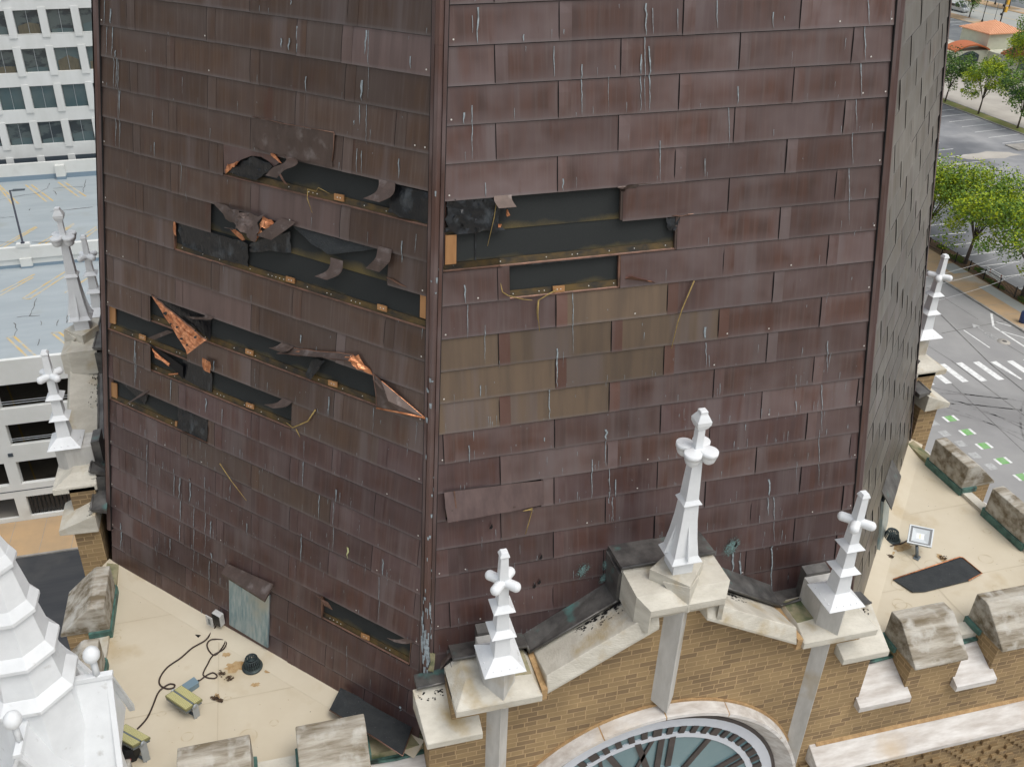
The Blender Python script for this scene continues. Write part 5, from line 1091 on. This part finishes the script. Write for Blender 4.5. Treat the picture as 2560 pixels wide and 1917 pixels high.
b = MB(); b.box(111.6, 40, G, 111.85, 300, G+.16, 'kerb'); b.box(113.95, 40, G, 114.2, 300, G+.16, 'kerb'); struct(b, 'kerb')
b = MB(); b.box(111.85, 40, G, 113.95, 300, G+.12, 'grass'); struct(b, 'grass_strip')
sheet('street', rect(114.2, 40, 134, 400), G+.03, 'concrete')
seg = []
for k in range(-4, 16): seg.append(((71.0, 65.5+2.72*k), (76.2, 65.6+2.72*k), .12))
for k in range(-2, 12): seg.append(((86.0 if k != 2 else 84.6, 80.5+2.85*k), (96.4, 81.0+2.85*k), .13))
seg.append(((90.5, 60), (90.5, 92.6), .13))
for k in range(-5, 14): seg.append(((105.4, 95.9+2.83*k), (111.4, 96.4+2.83*k), .13))
lines('parking_lines', seg, 'road_white', G+.03)
b = MB(); b.box(105, 92.4, G+.02, 112, 95.0, G+.17, 'kerb'); struct(b, 'parking_island')
sheet('lot_patch', blob(99.5, 91.5, 4.5, 1.5, 3, 14, .25), G+.025, 'concrete')
# street markings
b = MB()
for x0, y1, y0 in ((51.5, 43.9, 40.9), (53.05, 43.74, 40.8), (54.69, 43.6, 40.55), (56.26, 43.4, 40.4), (59.31, 42.9, 39.9), (60.9, 42.8, 39.8), (62.4, 42.7, 39.7), (49.9, 44.0, 41.0), (48.3, 44.1, 41.1)):
    b.poly([(x0, y0, G+.012), (x0+.62, y0, G+.012), (x0+.62, y1, G+.012), (x0, y1, G+.012)], 'road_white')
b.poly([(57.79, 43.1, G+.012), (58.2, 40.1, G+.012), (58.4, 40.1, G+.012), (58.4, 43.1, G+.012)], 'road_white'); o = b.build('crosswalk'); o['kind'] = 'structure'
lines('lane_lines', [((59.56, 48.53), (59.55, 45.2), .13), ((64.5, 50.73), (62.78, 48.49), .2), ((62.78, 48.6), (62.8, 38.5), .2), ((63.7, 49.21), (64.46, 48.17), .12), ((62.8, 47.64), (64.0, 46.09), .12), ((63.9, 46.1), (64.4, 44), .12)], 'road_white', G+.012)
b = MB()
def bx(x, y): return (x, y, G+.014)
for cy in (47.35, 46.65):
    for t in range(20):
        a0, a1 = 2*PI*t/20, 2*PI*(t+1)/20; X0 = 61.25; p = lambda a, r: bx(X0+.30*r*math.cos(a), cy+.34*r*math.sin(a)); b.poly([p(a0, .8), p(a1, .8), p(a1, 1), p(a0, 1)], 'road_worn')
for A_, B_ in (((61.25, 47.35), (60.9, 47.1)), ((60.9, 47.1), (61.25, 46.65)), ((60.9, 47.1), (60.85, 46.75)), ((60.85, 46.75), (61.25, 46.65)), ((60.7, 47.2), (60.95, 47.05))):
    d = (Vector(A_)-Vector(B_)).normalized(); t = Vector((-d.y, d.x))*.04; b.poly([bx(*(Vector(A_)-t)), bx(*(Vector(B_)-t)), bx(*(Vector(B_)+t)), bx(*(Vector(A_)+t))], 'road_worn')
b.poly([bx(61.15, 47.9), bx(61.3, 47.9), bx(61.3, 48.8), bx(61.15, 48.8)], 'road_worn'); b.poly([bx(60.75, 48.7), bx(61.7, 48.7), bx(61.22, 49.4)], 'road_worn'); o = b.build('bicycle_symbol'); o['kind'] = 'structure'
b = MB(); g = MB()
for (x, y) in ((48.35, 38.31), (48.35, 36.42), (48.35, 34.57), (48.35, 32.77), (48.35, 30.88), (48.35, 28.97), (48.35, 27.1)):
    g.poly([(x-.33, y-.36, G+.012), (x+.33, y-.36, G+.012), (x+.33, y+.36, G+.012), (x-.33, y+.36, G+.012)], 'road_green')
    for sx in (-.45, .45): b.poly([(x+sx-.11, y-.36, G+.012), (x+sx+.11, y-.36, G+.012), (x+sx+.11, y+.36, G+.012), (x+sx-.11, y+.36, G+.012)], 'road_white')
for i, (x, y) in enumerate(((46.5, 34.8), (46.8, 33.4), (46.8, 31.9), (47.0, 30.5), (46.6, 36.2))): b.poly([(x-.35, y-.35, G+.012), (x+.35, y-.35, G+.012), (x+.35, y+.35, G+.012), (x-.35, y+.35, G+.012)], 'road_worn')
o = g.build('green_bike_squares'); o['kind'] = 'structure'; o = b.build('bike_lane_dashes'); o['kind'] = 'structure'
segs = [((59.3, 60), (59.58, 51.8), .08), ((59.58, 51.8), (57.6, 43), .10), ((57.6, 43), (56.2, 30), .10), ((57.1, 48.45), (66, 49.3), .06), ((61.5, 45.4), (62.2, 36), .06), ((53, 60), (54.6, 44), .04), ((54.6, 44), (54.2, 25), .07), ((52, 40.8), (50, 26), .06), ((62.2, 58), (62.4, 50), .05)]
lines('road_joints', segs, 'tar', G+.010)
b = MB(); rng = random.Random(8)
for (cx, cy, R_, a0, a1) in ((40, 30, 12, .1, .9), (38, 24, 17, .5, 1.1), (66, 24, 15, 2.0, 2.7), (60, 52, 15, 3.9, 4.4), (44, 18, 21, .9, 1.4)):
    for w_ in (0, 1.5):
        for t in range(18):
            A_, B_ = a0+(a1-a0)*t/18, a0+(a1-a0)*(t+1)/18; p = lambda a, r: (cx+r*math.cos(a), cy+r*math.sin(a), G+.009); b.poly([p(A_, R_+w_), p(A_, R_+w_+.10+.10*math.sin(PI*t/18)), p(B_, R_+w_+.10), p(B_, R_+w_)], 'tyre_mark')
o = b.build('tyre_marks'); o['kind'] = 'structure'
b = MB(); b.lathe((61.6, 46.0-.15, G+.006), [(0, .55), (.004, .55)], 'concrete', 24); b.lathe((61.75, 45.9, G+.012), [(0, .2), (.004, .2)], 'tar', 20); tag(b.build('manhole'), 'round manhole cover in a pale concrete ring beside the bicycle symbol', 'manhole')
for i, (a, c) in enumerate([((48, 43.5, -24), (70, 52.2, -26)), ((48, 42.9, -24.5), (70, 51.2, -26.5)), ((47, 41.2, -25), (70, 50.1, -27))]):
    b = MB(); P = [Vector(a)*(1-f)+Vector(c)*f+Vector((0, 0, -.5*4*f*(1-f))) for f in [k/8 for k in range(9)]]; b.tube(P, .012, 'wire', 5); tag(b.build('overhead_wire'), ['highest of the three thin pale wires crossing above the street', 'middle one of the three thin pale wires above the street', 'lowest of the three thin pale wires above the crosswalk'][i], 'wire', 'overhead wires')
# fence and bench
f = empty('iron_fence', (69.0, 60, G), 'long black iron picket fence between the sidewalk and the parking lot', 'fence'); b = MB()
for z in (.22, 1.05): b.box(68.98, 46, G+.1+z, 69.02, 90, G+.13+z, 'fence_black')
b.build('rails', f); b = MB(); y = 46.2
while y < 80: b.box(68.99, y, G+.1, 69.012, y+.022, G+1.2, 'fence_black'); y += .16
tag(b.build('pickets', f), kind='stuff')
for k in range(-5, 9): b = MB(); b.box(68.96, 59.2+2.1*k, G+.05, 69.04, 59.28+2.1*k, G+1.32, 'fence_black'); b.build('fence_post', f)
r = empty('bench', (69.9, 56.9, G+.1), 'white slatted bench with red brown supports behind the iron fence', 'bench')
for i, (x, z) in enumerate(((69.55, .42), (69.75, .44), (69.95, .44), (70.12, .62), (70.17, .80))): b = MB(); b.box(x-.05, 55.7, G+z+.1, x+.06, 58.2, G+z+.14, 'bench_white', .0); b.build('slat', r)
for y in (56.2, 57.7): b = MB(); b.box(69.5, y-.04, G+.1, 69.56, y+.04, G+.55, 'bench_red'); b.box(70.1, y-.04, G+.1, 70.2, y+.04, G+.95, 'bench_red'); b.box(69.56, y-.03, G+.44, 70.1, y+.03, G+.515, 'bench_red'); b.build('support', r)
r = empty('litter_bin', (66.6, 46.9, G), 'dark blue bin standing on the sidewalk at the picture edge', 'bin'); p = zz(2556, 806, G+.14); r.location = (p.x, p.y, G+.14); ORG[r.name] = Vector(r.location)
b = MB(); b.lathe((p.x, p.y, G+.14), [(0, .30), (.1, .33), (1.0, .36), (1.05, .30)], 'bin_blue', 18); b.build('bin_body', r); b = MB(); b.lathe((p.x, p.y, G+1.19), [(0, .34), (.08, .32), (.2, .1)], 'bin_blue', 18); b.build('lid', r)

# ---------------------------------------------------------------- trees
def make_tree(name, h, cr_, leaf, seed, n=3400, trunk=.30, lean=0, leaf2=None, size=.34):
    rng = random.Random(seed); r = empty(name, (0, 0, 0), 'x', 'tree'); b = MB(); tips = []
    fork = h*.26; b.tube([(0, 0, -.1), (lean*.3, 0, fork*.6), (lean*.6, .05, fork)], trunk*.62, 'bark', 9, trunk*.42)
    for i in range(9):
        a = i*2.399+rng.random()*.5; el = rng.uniform(.30, 1.0)*cr_*.78; zt = h*rng.uniform(.5, .88) if i else h*.93; el = el if i else .3
        p0 = Vector((lean*.6, .05, fork*rng.uniform(.9, 1.05))); p3 = Vector((el*math.cos(a), el*math.sin(a), zt)); p1 = p0*.65+p3*.35+Vector((0, 0, h*.04)); p2 = p0*.3+p3*.7+Vector((0, 0, h*.05))
        b.tube([p0, p1, p2, p3], trunk*.26, 'bark', 6, .02); tips.append(p3); tips.append(p2)
        for k in range(3):
            a2 = a+rng.uniform(-1, 1); q = p2+Vector((math.cos(a2), math.sin(a2), rng.uniform(-.05, .6)))*cr_*rng.uniform(.25, .45); b.tube([p1*.4+p2*.6, q], trunk*.10, 'bark', 4, .012); tips.append(q)
    b.build('trunk', r); b = MB(); blobs = []
    for p in tips:
        if p.z > h*.30: blobs.append((p, rng.uniform(.75, 1.35)*cr_*.27))
    for k in range(16):
        a = rng.random()*6.28; q = rng.random()**.5*cr_*.85; z = h*rng.uniform(.27, .9); q *= math.sqrt(max(.1, 1-((z/h-.58)/.5)**2)); blobs.append((Vector((q*math.cos(a), q*math.sin(a), z)), rng.uniform(.6, 1.2)*cr_*.24))
    for i in range(n):
        c, R_ = blobs[i % len(blobs)]; d = Vector((rng.gauss(0, 1), rng.gauss(0, 1), rng.gauss(0, .75))).normalized()*R_*rng.uniform(.45, 1.08); p = c+d; s = size*rng.uniform(.5, 1.1)
        u = Vector((rng.gauss(0, 1), rng.gauss(0, 1), rng.gauss(0, .5))).normalized(); v = u.cross(Vector((rng.gauss(0, 1), rng.gauss(0, 1), rng.gauss(0, 1)))).normalized()
        m = leaf if (leaf2 is None or rng.random() < .5+.5*math.sin(c.x*3+c.y*2+c.z)) else leaf2
        b.poly([p-u*s*.5, p+v*s*.32, p+u*s*.5, p-v*s*.30], m)
    b.build('crown', r); return r
def put(t, x, y, s=1, rz=0, lab='', group='street trees'):
    t.location = (x, y, G+.1); t.scale = (s, s, s); t.rotation_euler.z = rz; t['label'] = lab; t['category'] = 'tree'; t['group'] = group; return t
T1 = make_tree('shade_tree', 10.6, 6.0, 'leaf_yellow', 1, 12000, .34, .5, 'leaf_green', .33)
T2 = make_tree('shade_tree', 10.4, 6.1, 'leaf_yellow', 2, 12000, .34, -.3, 'leaf_green', .33)
put(T1, 69.9, 60.9, .98, 0, 'bright yellow green tree behind the fence nearest the steeple edge', 'trees along the fence'); put(T2, 70.0, 53.0, 1.0, 1, 'yellow green tree behind the fence at the right picture edge, next to the bench', 'trees along the fence')
t = copy_tree(T2); put(t, 70.2, 67.8, .9, 2, 'yellow green fence tree half hidden by the steeple', 'trees along the fence')
T3 = make_tree('round_tree', 10.5, 4.4, 'leaf_green', 3, 5200, .26, .2, 'leaf_yellow', .42)
T4 = make_tree('round_tree', 10.5, 4.6, 'leaf_green', 4, 5200, .26, -.2, 'leaf_dark', .42)
LB = 'trees on the grass strip'
put(T3, 113.0, 109.9, .9, 0, 'round bright green tree in the middle of the grass strip behind the parking lot', LB); put(T4, 113.2, 101.7, .92, 1, 'darker green tree on the grass strip at the right edge of the picture', LB)
t = copy_tree(T4); put(t, 112.9, 117.6, .86, 2.5, 'dull green tree on the grass strip beside the steeple edge', LB)
far = [(138, 128, 1.0, T3, 'tall loose green tree in front of the orange roofed building, right edge'), (133, 119, .8, T4, 'dark green tree between the grass strip trees and the building'), (142.5, 132.8, 1.05, T4, 'dark green tree at the right end of the orange roofed building'),
       (172.2, 183.0, 1.0, T4, 'small round dark tree beyond the parking rows near the silver van'), (191.8, 192.1, .9, T4, 'thin tree across the far street beside the lamp'), (139, 156.5, .62, T4, 'dark blue green conifer like tree beside the steeple edge and the building')]
for i, (x, y, s, src, lab) in enumerate(far): put(copy_tree(src), x, y, s, i*1.3, lab, 'far trees')

# ---------------------------------------------------------------- building with orange roofs, lamps, signal, van
bd = empty('shop_building', (145, 145, G), 'cream building with an orange standing seam hip roof and arched porch', 'building'); b = MB(); b.box(141, 141.8, G, 148.6, 149.4, G+5.6, 'stucco'); b.build('wall', bd)
b = MB(); ap = (144.8, 145.6, G+7.4); E_ = [(140.5, 141.3), (149.1, 141.3), (149.1, 149.9), (140.5, 149.9)]; zE = G+5.6
for i in range(4): b.poly([(*E_[i], zE), (*E_[(i+1) % 4], zE), ap], 'roof_orange')
b.hexa([(*p, zE-.18) for p in E_], [(*p, zE-.01) for p in E_], 'roof_orange')
for i in range(4):
    A_, B_ = Vector((*E_[i], zE)), Vector((*E_[(i+1) % 4], zE)); mid = Vector(ap); n_ = 16
    for k in range(1, n_):
        f = k/n_; p = A_*(1-f)+B_*f; g_ = 1-abs(2*f-1); q = p+((A_+B_)/2-A_).length*0*p; ctr = (A_+B_)/2; up = mid-ctr; q = p+up*g_; b.tube([p+Vector((0, 0, .03)), q+Vector((0, 0, .03))], .035, 'roof_orange', 4)
rf = b.build('roof', bd)
b = MB(); b.box(132.5, 141.0, G, 141, 149, G+2.6, 'stucco'); b.box(141.0, 135.0, G, 155, 141.79, G+2.4, 'stucco'); b.build('porch_wall', bd)
b = MB()
for (x0, x1, y, zb, hh) in ((133.0, 140.9, 140.9, 2.5, 1.1), (141.2, 148.8, 134.9, 2.2, 1.0)):
    n_ = 14; P = [(x0+(x1-x0)*i/n_, zb+hh*math.sin(PI*i/n_)**.8) for i in range(n_+1)]
    for i in range(n_): (xa, za), (xb, zb2) = P[i], P[i+1]; b.hexa([(xa, y-.3, G+za), (xb, y-.3, G+zb2), (xb, y+3.2, G+zb2+.2), (xa, y+3.2, G+za+.2)], [(xa, y-.3, G+za+.28), (xb, y-.3, G+zb2+.28), (xb, y+3.2, G+zb2+.48), (xa, y+3.2, G+za+.48)], 'roof_orange_dark')
b.build('porch_roof', bd)
for (x0, x1, y) in ((134.5, 139.0, 140.97), (143.0, 147.5, 134.97)):
    b = MB(); n_ = 10; P = [(x0, G+.0)]+[(x0+(x1-x0)*i/n_, G+1.7+.8*math.sin(PI*i/n_)) for i in range(n_+1)]+[(x1, G)]; b.hexa([(x, y, z) for x, z in P], [(x, y-.05, z) for x, z in P], 'dark_band'); b.build('arch_opening', bd)
sheet('far_lot', rect(150, 160, 168.2, 260), G+.03, 'asphalt_far'); lines('parking_lines', [((161.5, 176.0+3.1*k), (168.0, 176.8+3.1*k), .15) for k in range(-3, 8)], 'road_white', G+.04)
b = MB(); b.box(168.2, 100, G, 172.6, 300, G+.12, 'pave_tan'); b.box(189.5, 100, G, 194.5, 300, G+.12, 'pave_tan'); struct(b, 'sidewalk'); sheet('far_street', rect(172.7, 60, 189.4, 400), G+.02, 'pave_grey'); lines('lane_lines', [((181, 60), (181, 300), .15), ((181.5, 60), (181.5, 300), .15)], 'deck_yellow', G+.03)
sheet('far_lot', rect(196, 100, 300, 400), G+.03, 'asphalt_far')
for i, (x, y, h, lab) in enumerate(((171.1, 177.4, 5.2, 'black street lamp with a white globe beside the small round tree'), (192.4, 197.7, 5.2, 'black street lamp post across the far street'))):
    r = empty('street_lamp', (x, y, G+.1), lab, 'street lamp', 'globe street lamps'); b = MB(); b.lathe((x, y, G+.1), [(0, .28), (.5, .22), (.7, .1), (h-.4, .07), (h-.2, .14)], 'fence_black', 10); b.build('post', r); b = MB(); b.lathe((x, y, G+h-.1), [(0, .12), (.12, .30), (.35, .38), (.6, .3), (.75, .08)], 'lamp_globe', 14); b.build('globe', r)
p = zz(2498, 65, G); r = empty('traffic_signal', (p.x, p.y, G), 'yellow traffic signal heads on a dark pole behind the orange roof', 'traffic signal'); b = MB(); b.tube([(p.x, p.y, G), (p.x, p.y, G+6.2)], .14, 'fence_black', 8); b.build('pole', r)
for z in (3.6, 5.3): b = MB(); b.box(p.x+.3, p.y-.3, G+z-.55, p.x+.9, p.y+.3, G+z+.65, 'signal_yellow'); b.build('signal_head', r, .05)
for z in (2.4, 4.4): b = MB(); b.lathe((p.x-.3, p.y, G+z), [(0, .25), (.5, .25)], 'fence_black', 8); b.build('signal_head', r)
p = zz(2484, 57, G); b = MB(); b.tube([(p.x, p.y, G), (p.x, p.y, G+6.5)], .06, 'grey_metal', 6); tag(b.build('slim_pole'), 'slim pale pole between the globe lamp and the traffic signal', 'pole')
r = empty('van', (176, 191, G), 'silver van with dark side windows parked in the far street', 'van'); vx, vy = 176.4, 191.6
b = MB(); L = [(-2.6, .35), (2.6, .35), (2.65, .95), (1.55, 1.15), (.8, 1.85), (-2.45, 1.9), (-2.65, 1.1)]; b.hexa([(vx-.95, vy-y, G+z) for y, z in L], [(vx+.95, vy-y, G+z) for y, z in L], 'car_silver'); b.build('body', r, .06)
for y0, y1 in ((-2.3, -.9), (-.75, .9)): b = MB(); b.hexa([(vx-.965, vy-y0, G+1.2), (vx-.965, vy-y1, G+1.2), (vx-.965, vy-y1+.05*0, G+1.75), (vx-.965, vy-y0, G+1.75)], [(vx-.93, vy-y0, G+1.2), (vx-.93, vy-y1, G+1.2), (vx-.93, vy-y1, G+1.75), (vx-.93, vy-y0, G+1.75)], 'car_glass'); b.build('side_window', r)
b = MB(); b.hexa([(vx-.85, vy-1.56, G+1.17), (vx+.85, vy-1.56, G+1.17), (vx+.8, vy-.83, G+1.85), (vx-.8, vy-.83, G+1.85)], [(vx-.85, vy-1.6, G+1.19), (vx+.85, vy-1.6, G+1.19), (vx+.8, vy-.86, G+1.88), (vx-.8, vy-.86, G+1.88)], 'car_glass'); b.build('windscreen', r)
for y in (-1.7, 1.75):
    for sx in (-1, 1): b = MB(); b.lathe((vx+sx*.82-.12, vy-y, G+.36), [(0, .34), (.04, .37), (.2, .37), (.24, .34)], 'tyre', 20, ax=(1, 0, 0)); wl = b.build('wheel', r); b = MB(); b.lathe((vx+sx*.82-.13 if sx < 0 else vx+sx*.82+.10, vy-y, G+.36), [(0, .2), (.03, .2)], 'light_metal', 14, ax=(1, 0, 0)); b.build('rim', wl)

# ---------------------------------------------------------------- left: pavement, alley, parking garage, office building
sheet('alley', rect(-120, 12, 20, 36.35), G+.012, 'asphalt_dark')
b = MB(); b.box(-120, 36.36, G-.03, 20, 39.84, G+.10, 'pave_tan')
for x in range(-40, -8, 2): b.box(x, 36.36, G+.099, x+.03, 39.84, G+.102, 'kerb')
b.box(-120, 36.22, G-.03, 20, 36.355, G+.11, 'kerb'); struct(b, 'sidewalk')
ga = empty('parking_garage', (-25, 40, G), 'white concrete parking garage with a blue grey open roof deck', 'parking garage'); YG = 39.86; XA, XB = -75, 10
for (z0, z1) in ((-22.15, -20.42), (-25.12, -23.92), (-28.05, -26.75), (-30.95, -29.87)): b = MB(); b.box(XA, YG, z0, XB, YG+.28, z1, 'garage_white'); b.build('spandrel', ga)
b = MB(); b.box(XA, YG-.006, -30.42, XB, YG+.01, -30.35, 'dark_band'); b.build('groove', ga)
b = MB(); b.box(XA, YG+.02, -33, XB, YG+.20, -32.6, 'garage_white'); b.build('low_wall', ga)
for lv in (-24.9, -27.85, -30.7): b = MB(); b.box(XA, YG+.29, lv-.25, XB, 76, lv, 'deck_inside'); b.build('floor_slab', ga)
for lv in (-24.9, -27.85, -30.7):
    for k in range(-2, 3): b = MB(); b.poly([(-20.5+k*2.7, 41, lv+.01), (-20.38+k*2.7, 41, lv+.01), (-22.2+k*2.7, 46, lv+.01), (-22.32+k*2.7, 46, lv+.01)], 'deck_line_inside'); b.build('stall_line', ga)
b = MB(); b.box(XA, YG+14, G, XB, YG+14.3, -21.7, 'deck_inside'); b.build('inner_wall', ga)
for x in (-39.5, -30.4, -21.7, -12.6): b = MB(); b.box(x, YG+.002, G, x+.72, YG+.5, -20.5, 'garage_white'); b.build('column', ga)
for z in (-23.62, -23.45, -26.45, -26.3): b = MB(); b.tube([(XA, YG+.12, z), (XB, YG+.12, z)], .018, 'light_metal', 5); b.build('guard_cable', ga)
b = MB(); x = -20.9
while x < -12.7: b.box(x, YG+.25, G+.35, x+.16, YG+.32, -30.9, 'fence_black'); x += .27
tag(b.build('grille', ga), kind='stuff')
b = MB(); b.box(-21.3, YG-.05, -27.55, -21.0, YG-.001, -27.3, 'dark_band'); b.build('sign_plate', ga)
b = MB(); b.box(XA, YG+.29, -21.85, XB, 77.2, -21.6, 'deck_blue'); b.build('roof_deck', ga)
b = MB(); YM = 56.4; b.box(XA, YM, -20.85, XB, YM+.35, -19.88, 'garage_white'); b.box(XA, YM+.12, -21.34, XB, YM+.3, -20.851, 'garage_white'); b.box(XA, YM+.10, -21.6, XB, YM+.32, -21.341, 'garage_blue'); b.build('barrier_wall', ga)
for x in (-49.2, -40.2, -31.2, -22.18, -13.1): b = MB(); b.box(x, YM-.12, -21.45, x+.85, YM+.1, -20.80, 'garage_white'); b.box(x, YM-.125, -21.6, x+.85, YM+.1, -21.451, 'garage_blue'); b.build('barrier_post', ga)
b = MB(); YW = 77.2; b.box(XA, YW, -21.12, XB, YW+.3, -19.92, 'garage_white'); b.box(XA, YW-.02, -21.6, XB, YW+.2, -21.121, 'garage_blue'); b.box(-22.6, YW-.5, -21.3, -21.75, YW-.021, -20.2, 'garage_white'); b.box(-22.6, YW-.5, -21.6, -21.75, YW-.021, -21.301, 'garage_blue'); b.build('end_wall', ga)
dz = -21.6; segs = []; ck = cr(0, 400, 7.527); ck2 = cr(0, 480, 3.45)
def dk(cf, a, c): p = zz(*cf(a, c), dz); return (p.x, p.y)
for cf, A_, B_ in [(ck, (480, 470), (880, 790)), (ck, (590, 470), (1000, 775)), (ck, (1095, 420), (1490, 705)), (ck, (1200, 410), (1620, 690)), (ck, (0, 540), (230, 830)), (ck, (-40, 450), (350, 830)), (ck, (0, 1625), (680, 1255)), (ck, (60, 1650), (700, 1270)), (ck, (660, 1625), (1390, 1195)), (ck, (760, 1640), (1400, 1210)), (ck, (1570, 1420), (1810, 1260)), (ck, (1600, 1470), (1830, 1300)),
                   (ck2, (0, 865), (300, 710)), (ck2, (0, 895), (290, 735)), (ck2, (195, 920), (560, 690)), (ck2, (255, 925), (600, 700)), (ck2, (560, 870), (840, 690)), (ck2, (60, 1255), (250, 1435)), (ck2, (120, 1245), (325, 1430)), (ck2, (445, 1215), (640, 1370)), (ck2, (510, 1210), (690, 1350))]:
    segs.append((dk(cf, *A_), dk(cf, *B_), .15))
for A_, B_ in [((195, 920), (255, 925)), ((60, 1255), (120, 1245)), ((445, 1215), (510, 1210))]: segs.append((dk(ck2, *A_), dk(ck2, *B_), .12))
for (x0, y0), (x1, y1), w_ in segs:
    b = MB(); d = Vector((x1-x0, y1-y0, 0)).normalized(); t = Vector((-d.y, d.x, 0))*w_/2; a, c = Vector((x0, y0, dz+.012)), Vector((x1, y1, dz+.012)); b.poly([a-t, c-t, c+t, a+t], 'deck_yellow'); b.build('stall_line', ga)
b = MB(); rng = random.Random(44)
for cf, L in [(ck, [(0, 755), (250, 700), (470, 660), (700, 635), (880, 540)]), (ck, [(880, 545), (930, 440)]), (ck, [(1000, 540), (1250, 520), (1560, 510)]), (ck, [(1560, 610), (1620, 370)]), (ck, [(950, 975), (1300, 940), (1730, 890)]), (ck, [(0, 1085), (260, 1075)]), (ck, [(0, 1545), (300, 1560)]), (ck, [(600, 1550), (980, 1540)]), (ck, [(550, 955), (575, 910)]), (ck, [(1000, 580), (1065, 655)]), (ck2, [(255, 1070), (290, 1000), (318, 920)]), (ck2, [(145, 1082), (345, 1066)]), (ck2, [(125, 1245), (150, 1190), (118, 1130)]), (ck2, [(355, 1150), (350, 1115)]), (ck2, [(490, 1155), (505, 1105)]), (ck2, [(575, 1130), (585, 1060)]), (ck2, [(325, 1325), (340, 1270)]), (ck2, [(435, 170), (640, 150), (800, 130)]), (ck2, [(280, 435), (560, 432)])]:
    P = [Vector((*dk(cf, *p), dz+.016)) for p in L]
    for i in range(len(P)-1):
        n_ = max(2, int((P[i+1]-P[i]).length/.35)); Q = [P[i].lerp(P[i+1], k/n_)+(Vector((rng.uniform(-.06, .06), rng.uniform(-.09, .09), 0)) if 0 < k < n_ else Vector()) for k in range(n_+1)]
        for k in range(n_): d = (Q[k+1]-Q[k]).normalized(); t = Vector((-d.y, d.x, 0))*rng.uniform(.015, .035); b.poly([Q[k]-t, Q[k+1]-t, Q[k+1]+t, Q[k]+t], 'tar')
b.build('deck_cracks', ga)
p = Vector((-21.72, YM+.16, -19.55)); r = empty('deck_lamp', (p.x, p.y, -19.88), 'black pole lamp with one arm standing on the garage barrier wall', 'lamp post'); b = MB(); b.box(-22.2, YM-.05, -19.88, -21.25, YM+.40, -19.60, 'garage_white'); b.build('pedestal', r)
b = MB(); b.lathe((p.x, p.y, -19.6), [(0, .16), (.06, .16), (.1, .08), (4.3, .065)], 'steel_blue', 10); b.build('pole', r); b = MB(); b.tube([(p.x, p.y, -15.35), (p.x+.3, p.y, -15.3)], .04, 'steel_blue', 6); b.hexa([(p.x+.2, p.y-.14, -15.36), (p.x+1.05, p.y-.12, -15.36), (p.x+1.05, p.y+.12, -15.36), (p.x+.2, p.y+.14, -15.36)], [(p.x+.2, p.y-.14, -15.27), (p.x+1.05, p.y-.12, -15.29), (p.x+1.05, p.y+.12, -15.29), (p.x+.2, p.y+.14, -15.27)], 'dark_band'); b.build('lamp_head', r)
YO = 78.8; of = empty('office_building', (-25, YO, G), 'white office building with a grid of deep set dark windows', 'office building')
b = MB(); b.box(-70, YO+.35, G, 12, YO+16, 6, 'precast'); b.build('wall', of)
for k in range(8):      # spandrels
    zt = -8.28+3.44*k-3.44*3; b = MB(); b.box(-70, YO, zt-1.26, 12, YO+.36, zt, 'precast'); b.build('spandrel', of)
b = MB(); b.box(-70, YO-.02, -20.95, 12, YO+.05, -19.86, 'dark_band'); b.build('base_band', of)
glass = [((.03, .05, .06), (.10, .13, .13)), ]
mat('office_glass', (.018, .028, .035), (.07, .09, .09), .5, .12, stretch=(1, 1, 2.2), lo=.45, hi=.52, spec=.7); mat('office_glass_green', (.05, .09, .10), (.09, .12, .12), .35, .12, stretch=(1, 1, 1.5), spec=.7)
mat('blind_reflection', (.13, .115, .075), (.08, .07, .05), 2, .5, stretch=(9, 1, 1))
rng = random.Random(6)
for r_ in range(-1, 5):
    zt = -6.12-3.47*(r_-0); zb = zt-2.12
    for c in range(-15, 11):
        x0 = -23.62+2.84*c
        if not (-32 < x0 < -8): continue
        b = MB(); b.box(x0-.10, YO+.25, zb-.02, x0+2.0, YO+.352, zt+.02, 'office_glass_green' if r_ == 2 or (r_ == 1 and c > 0) else 'office_glass'); w_ = b.build('window', of); h_ = rng.uniform(.35, 1.1); b = MB(); b.hexa([(x0+.02, YO+.235, zb), (x0+1.88, YO+.235, zb), (x0+1.88, YO+.235, zb+h_*rng.uniform(.8, 1.1)), (x0+1.0, YO+.235, zb+h_*rng.uniform(.9, 1.3)), (x0+.02, YO+.235, zb+h_*.85)], [(x0+.02, YO+.249, zb), (x0+1.88, YO+.249, zb), (x0+1.88, YO+.249, zb+h_*.9), (x0+1.0, YO+.249, zb+h_), (x0+.02, YO+.249, zb+h_*.85)], 'office_glass_green' if rng.random() < .75 else 'blind_reflection'); b.build('blind_reflection', w_); b = MB(); b.box(x0+.93, YO+.20, zb, x0+.965, YO+.234, zt, 'light_metal'); b.build('mullion', w_)  # lower band paints blinds and mirrored surroundings onto each pane
        b = MB(); b.hexa([(x0-.80, YO-.10, zb-.30), (x0-.12, YO-.10, zb-.30), (x0-.12, YO+.36, zb-.30), (x0-.80, YO+.36, zb-.30)], [(x0-.80, YO-.10, zt+.24), (x0-.12, YO-.10, zt+.24), (x0-.12, YO+.36, zt+.24), (x0-.80, YO+.36, zt+.24)], 'precast'); b.build('pier', of)
for r_ in range(-1, 5): b = MB(); zt = -8.24-3.47*r_; b.box(-70, YO+.02, zt-.02, 12, YO+.34, zt+.015, 'garage_white'); b.build('sill', of)
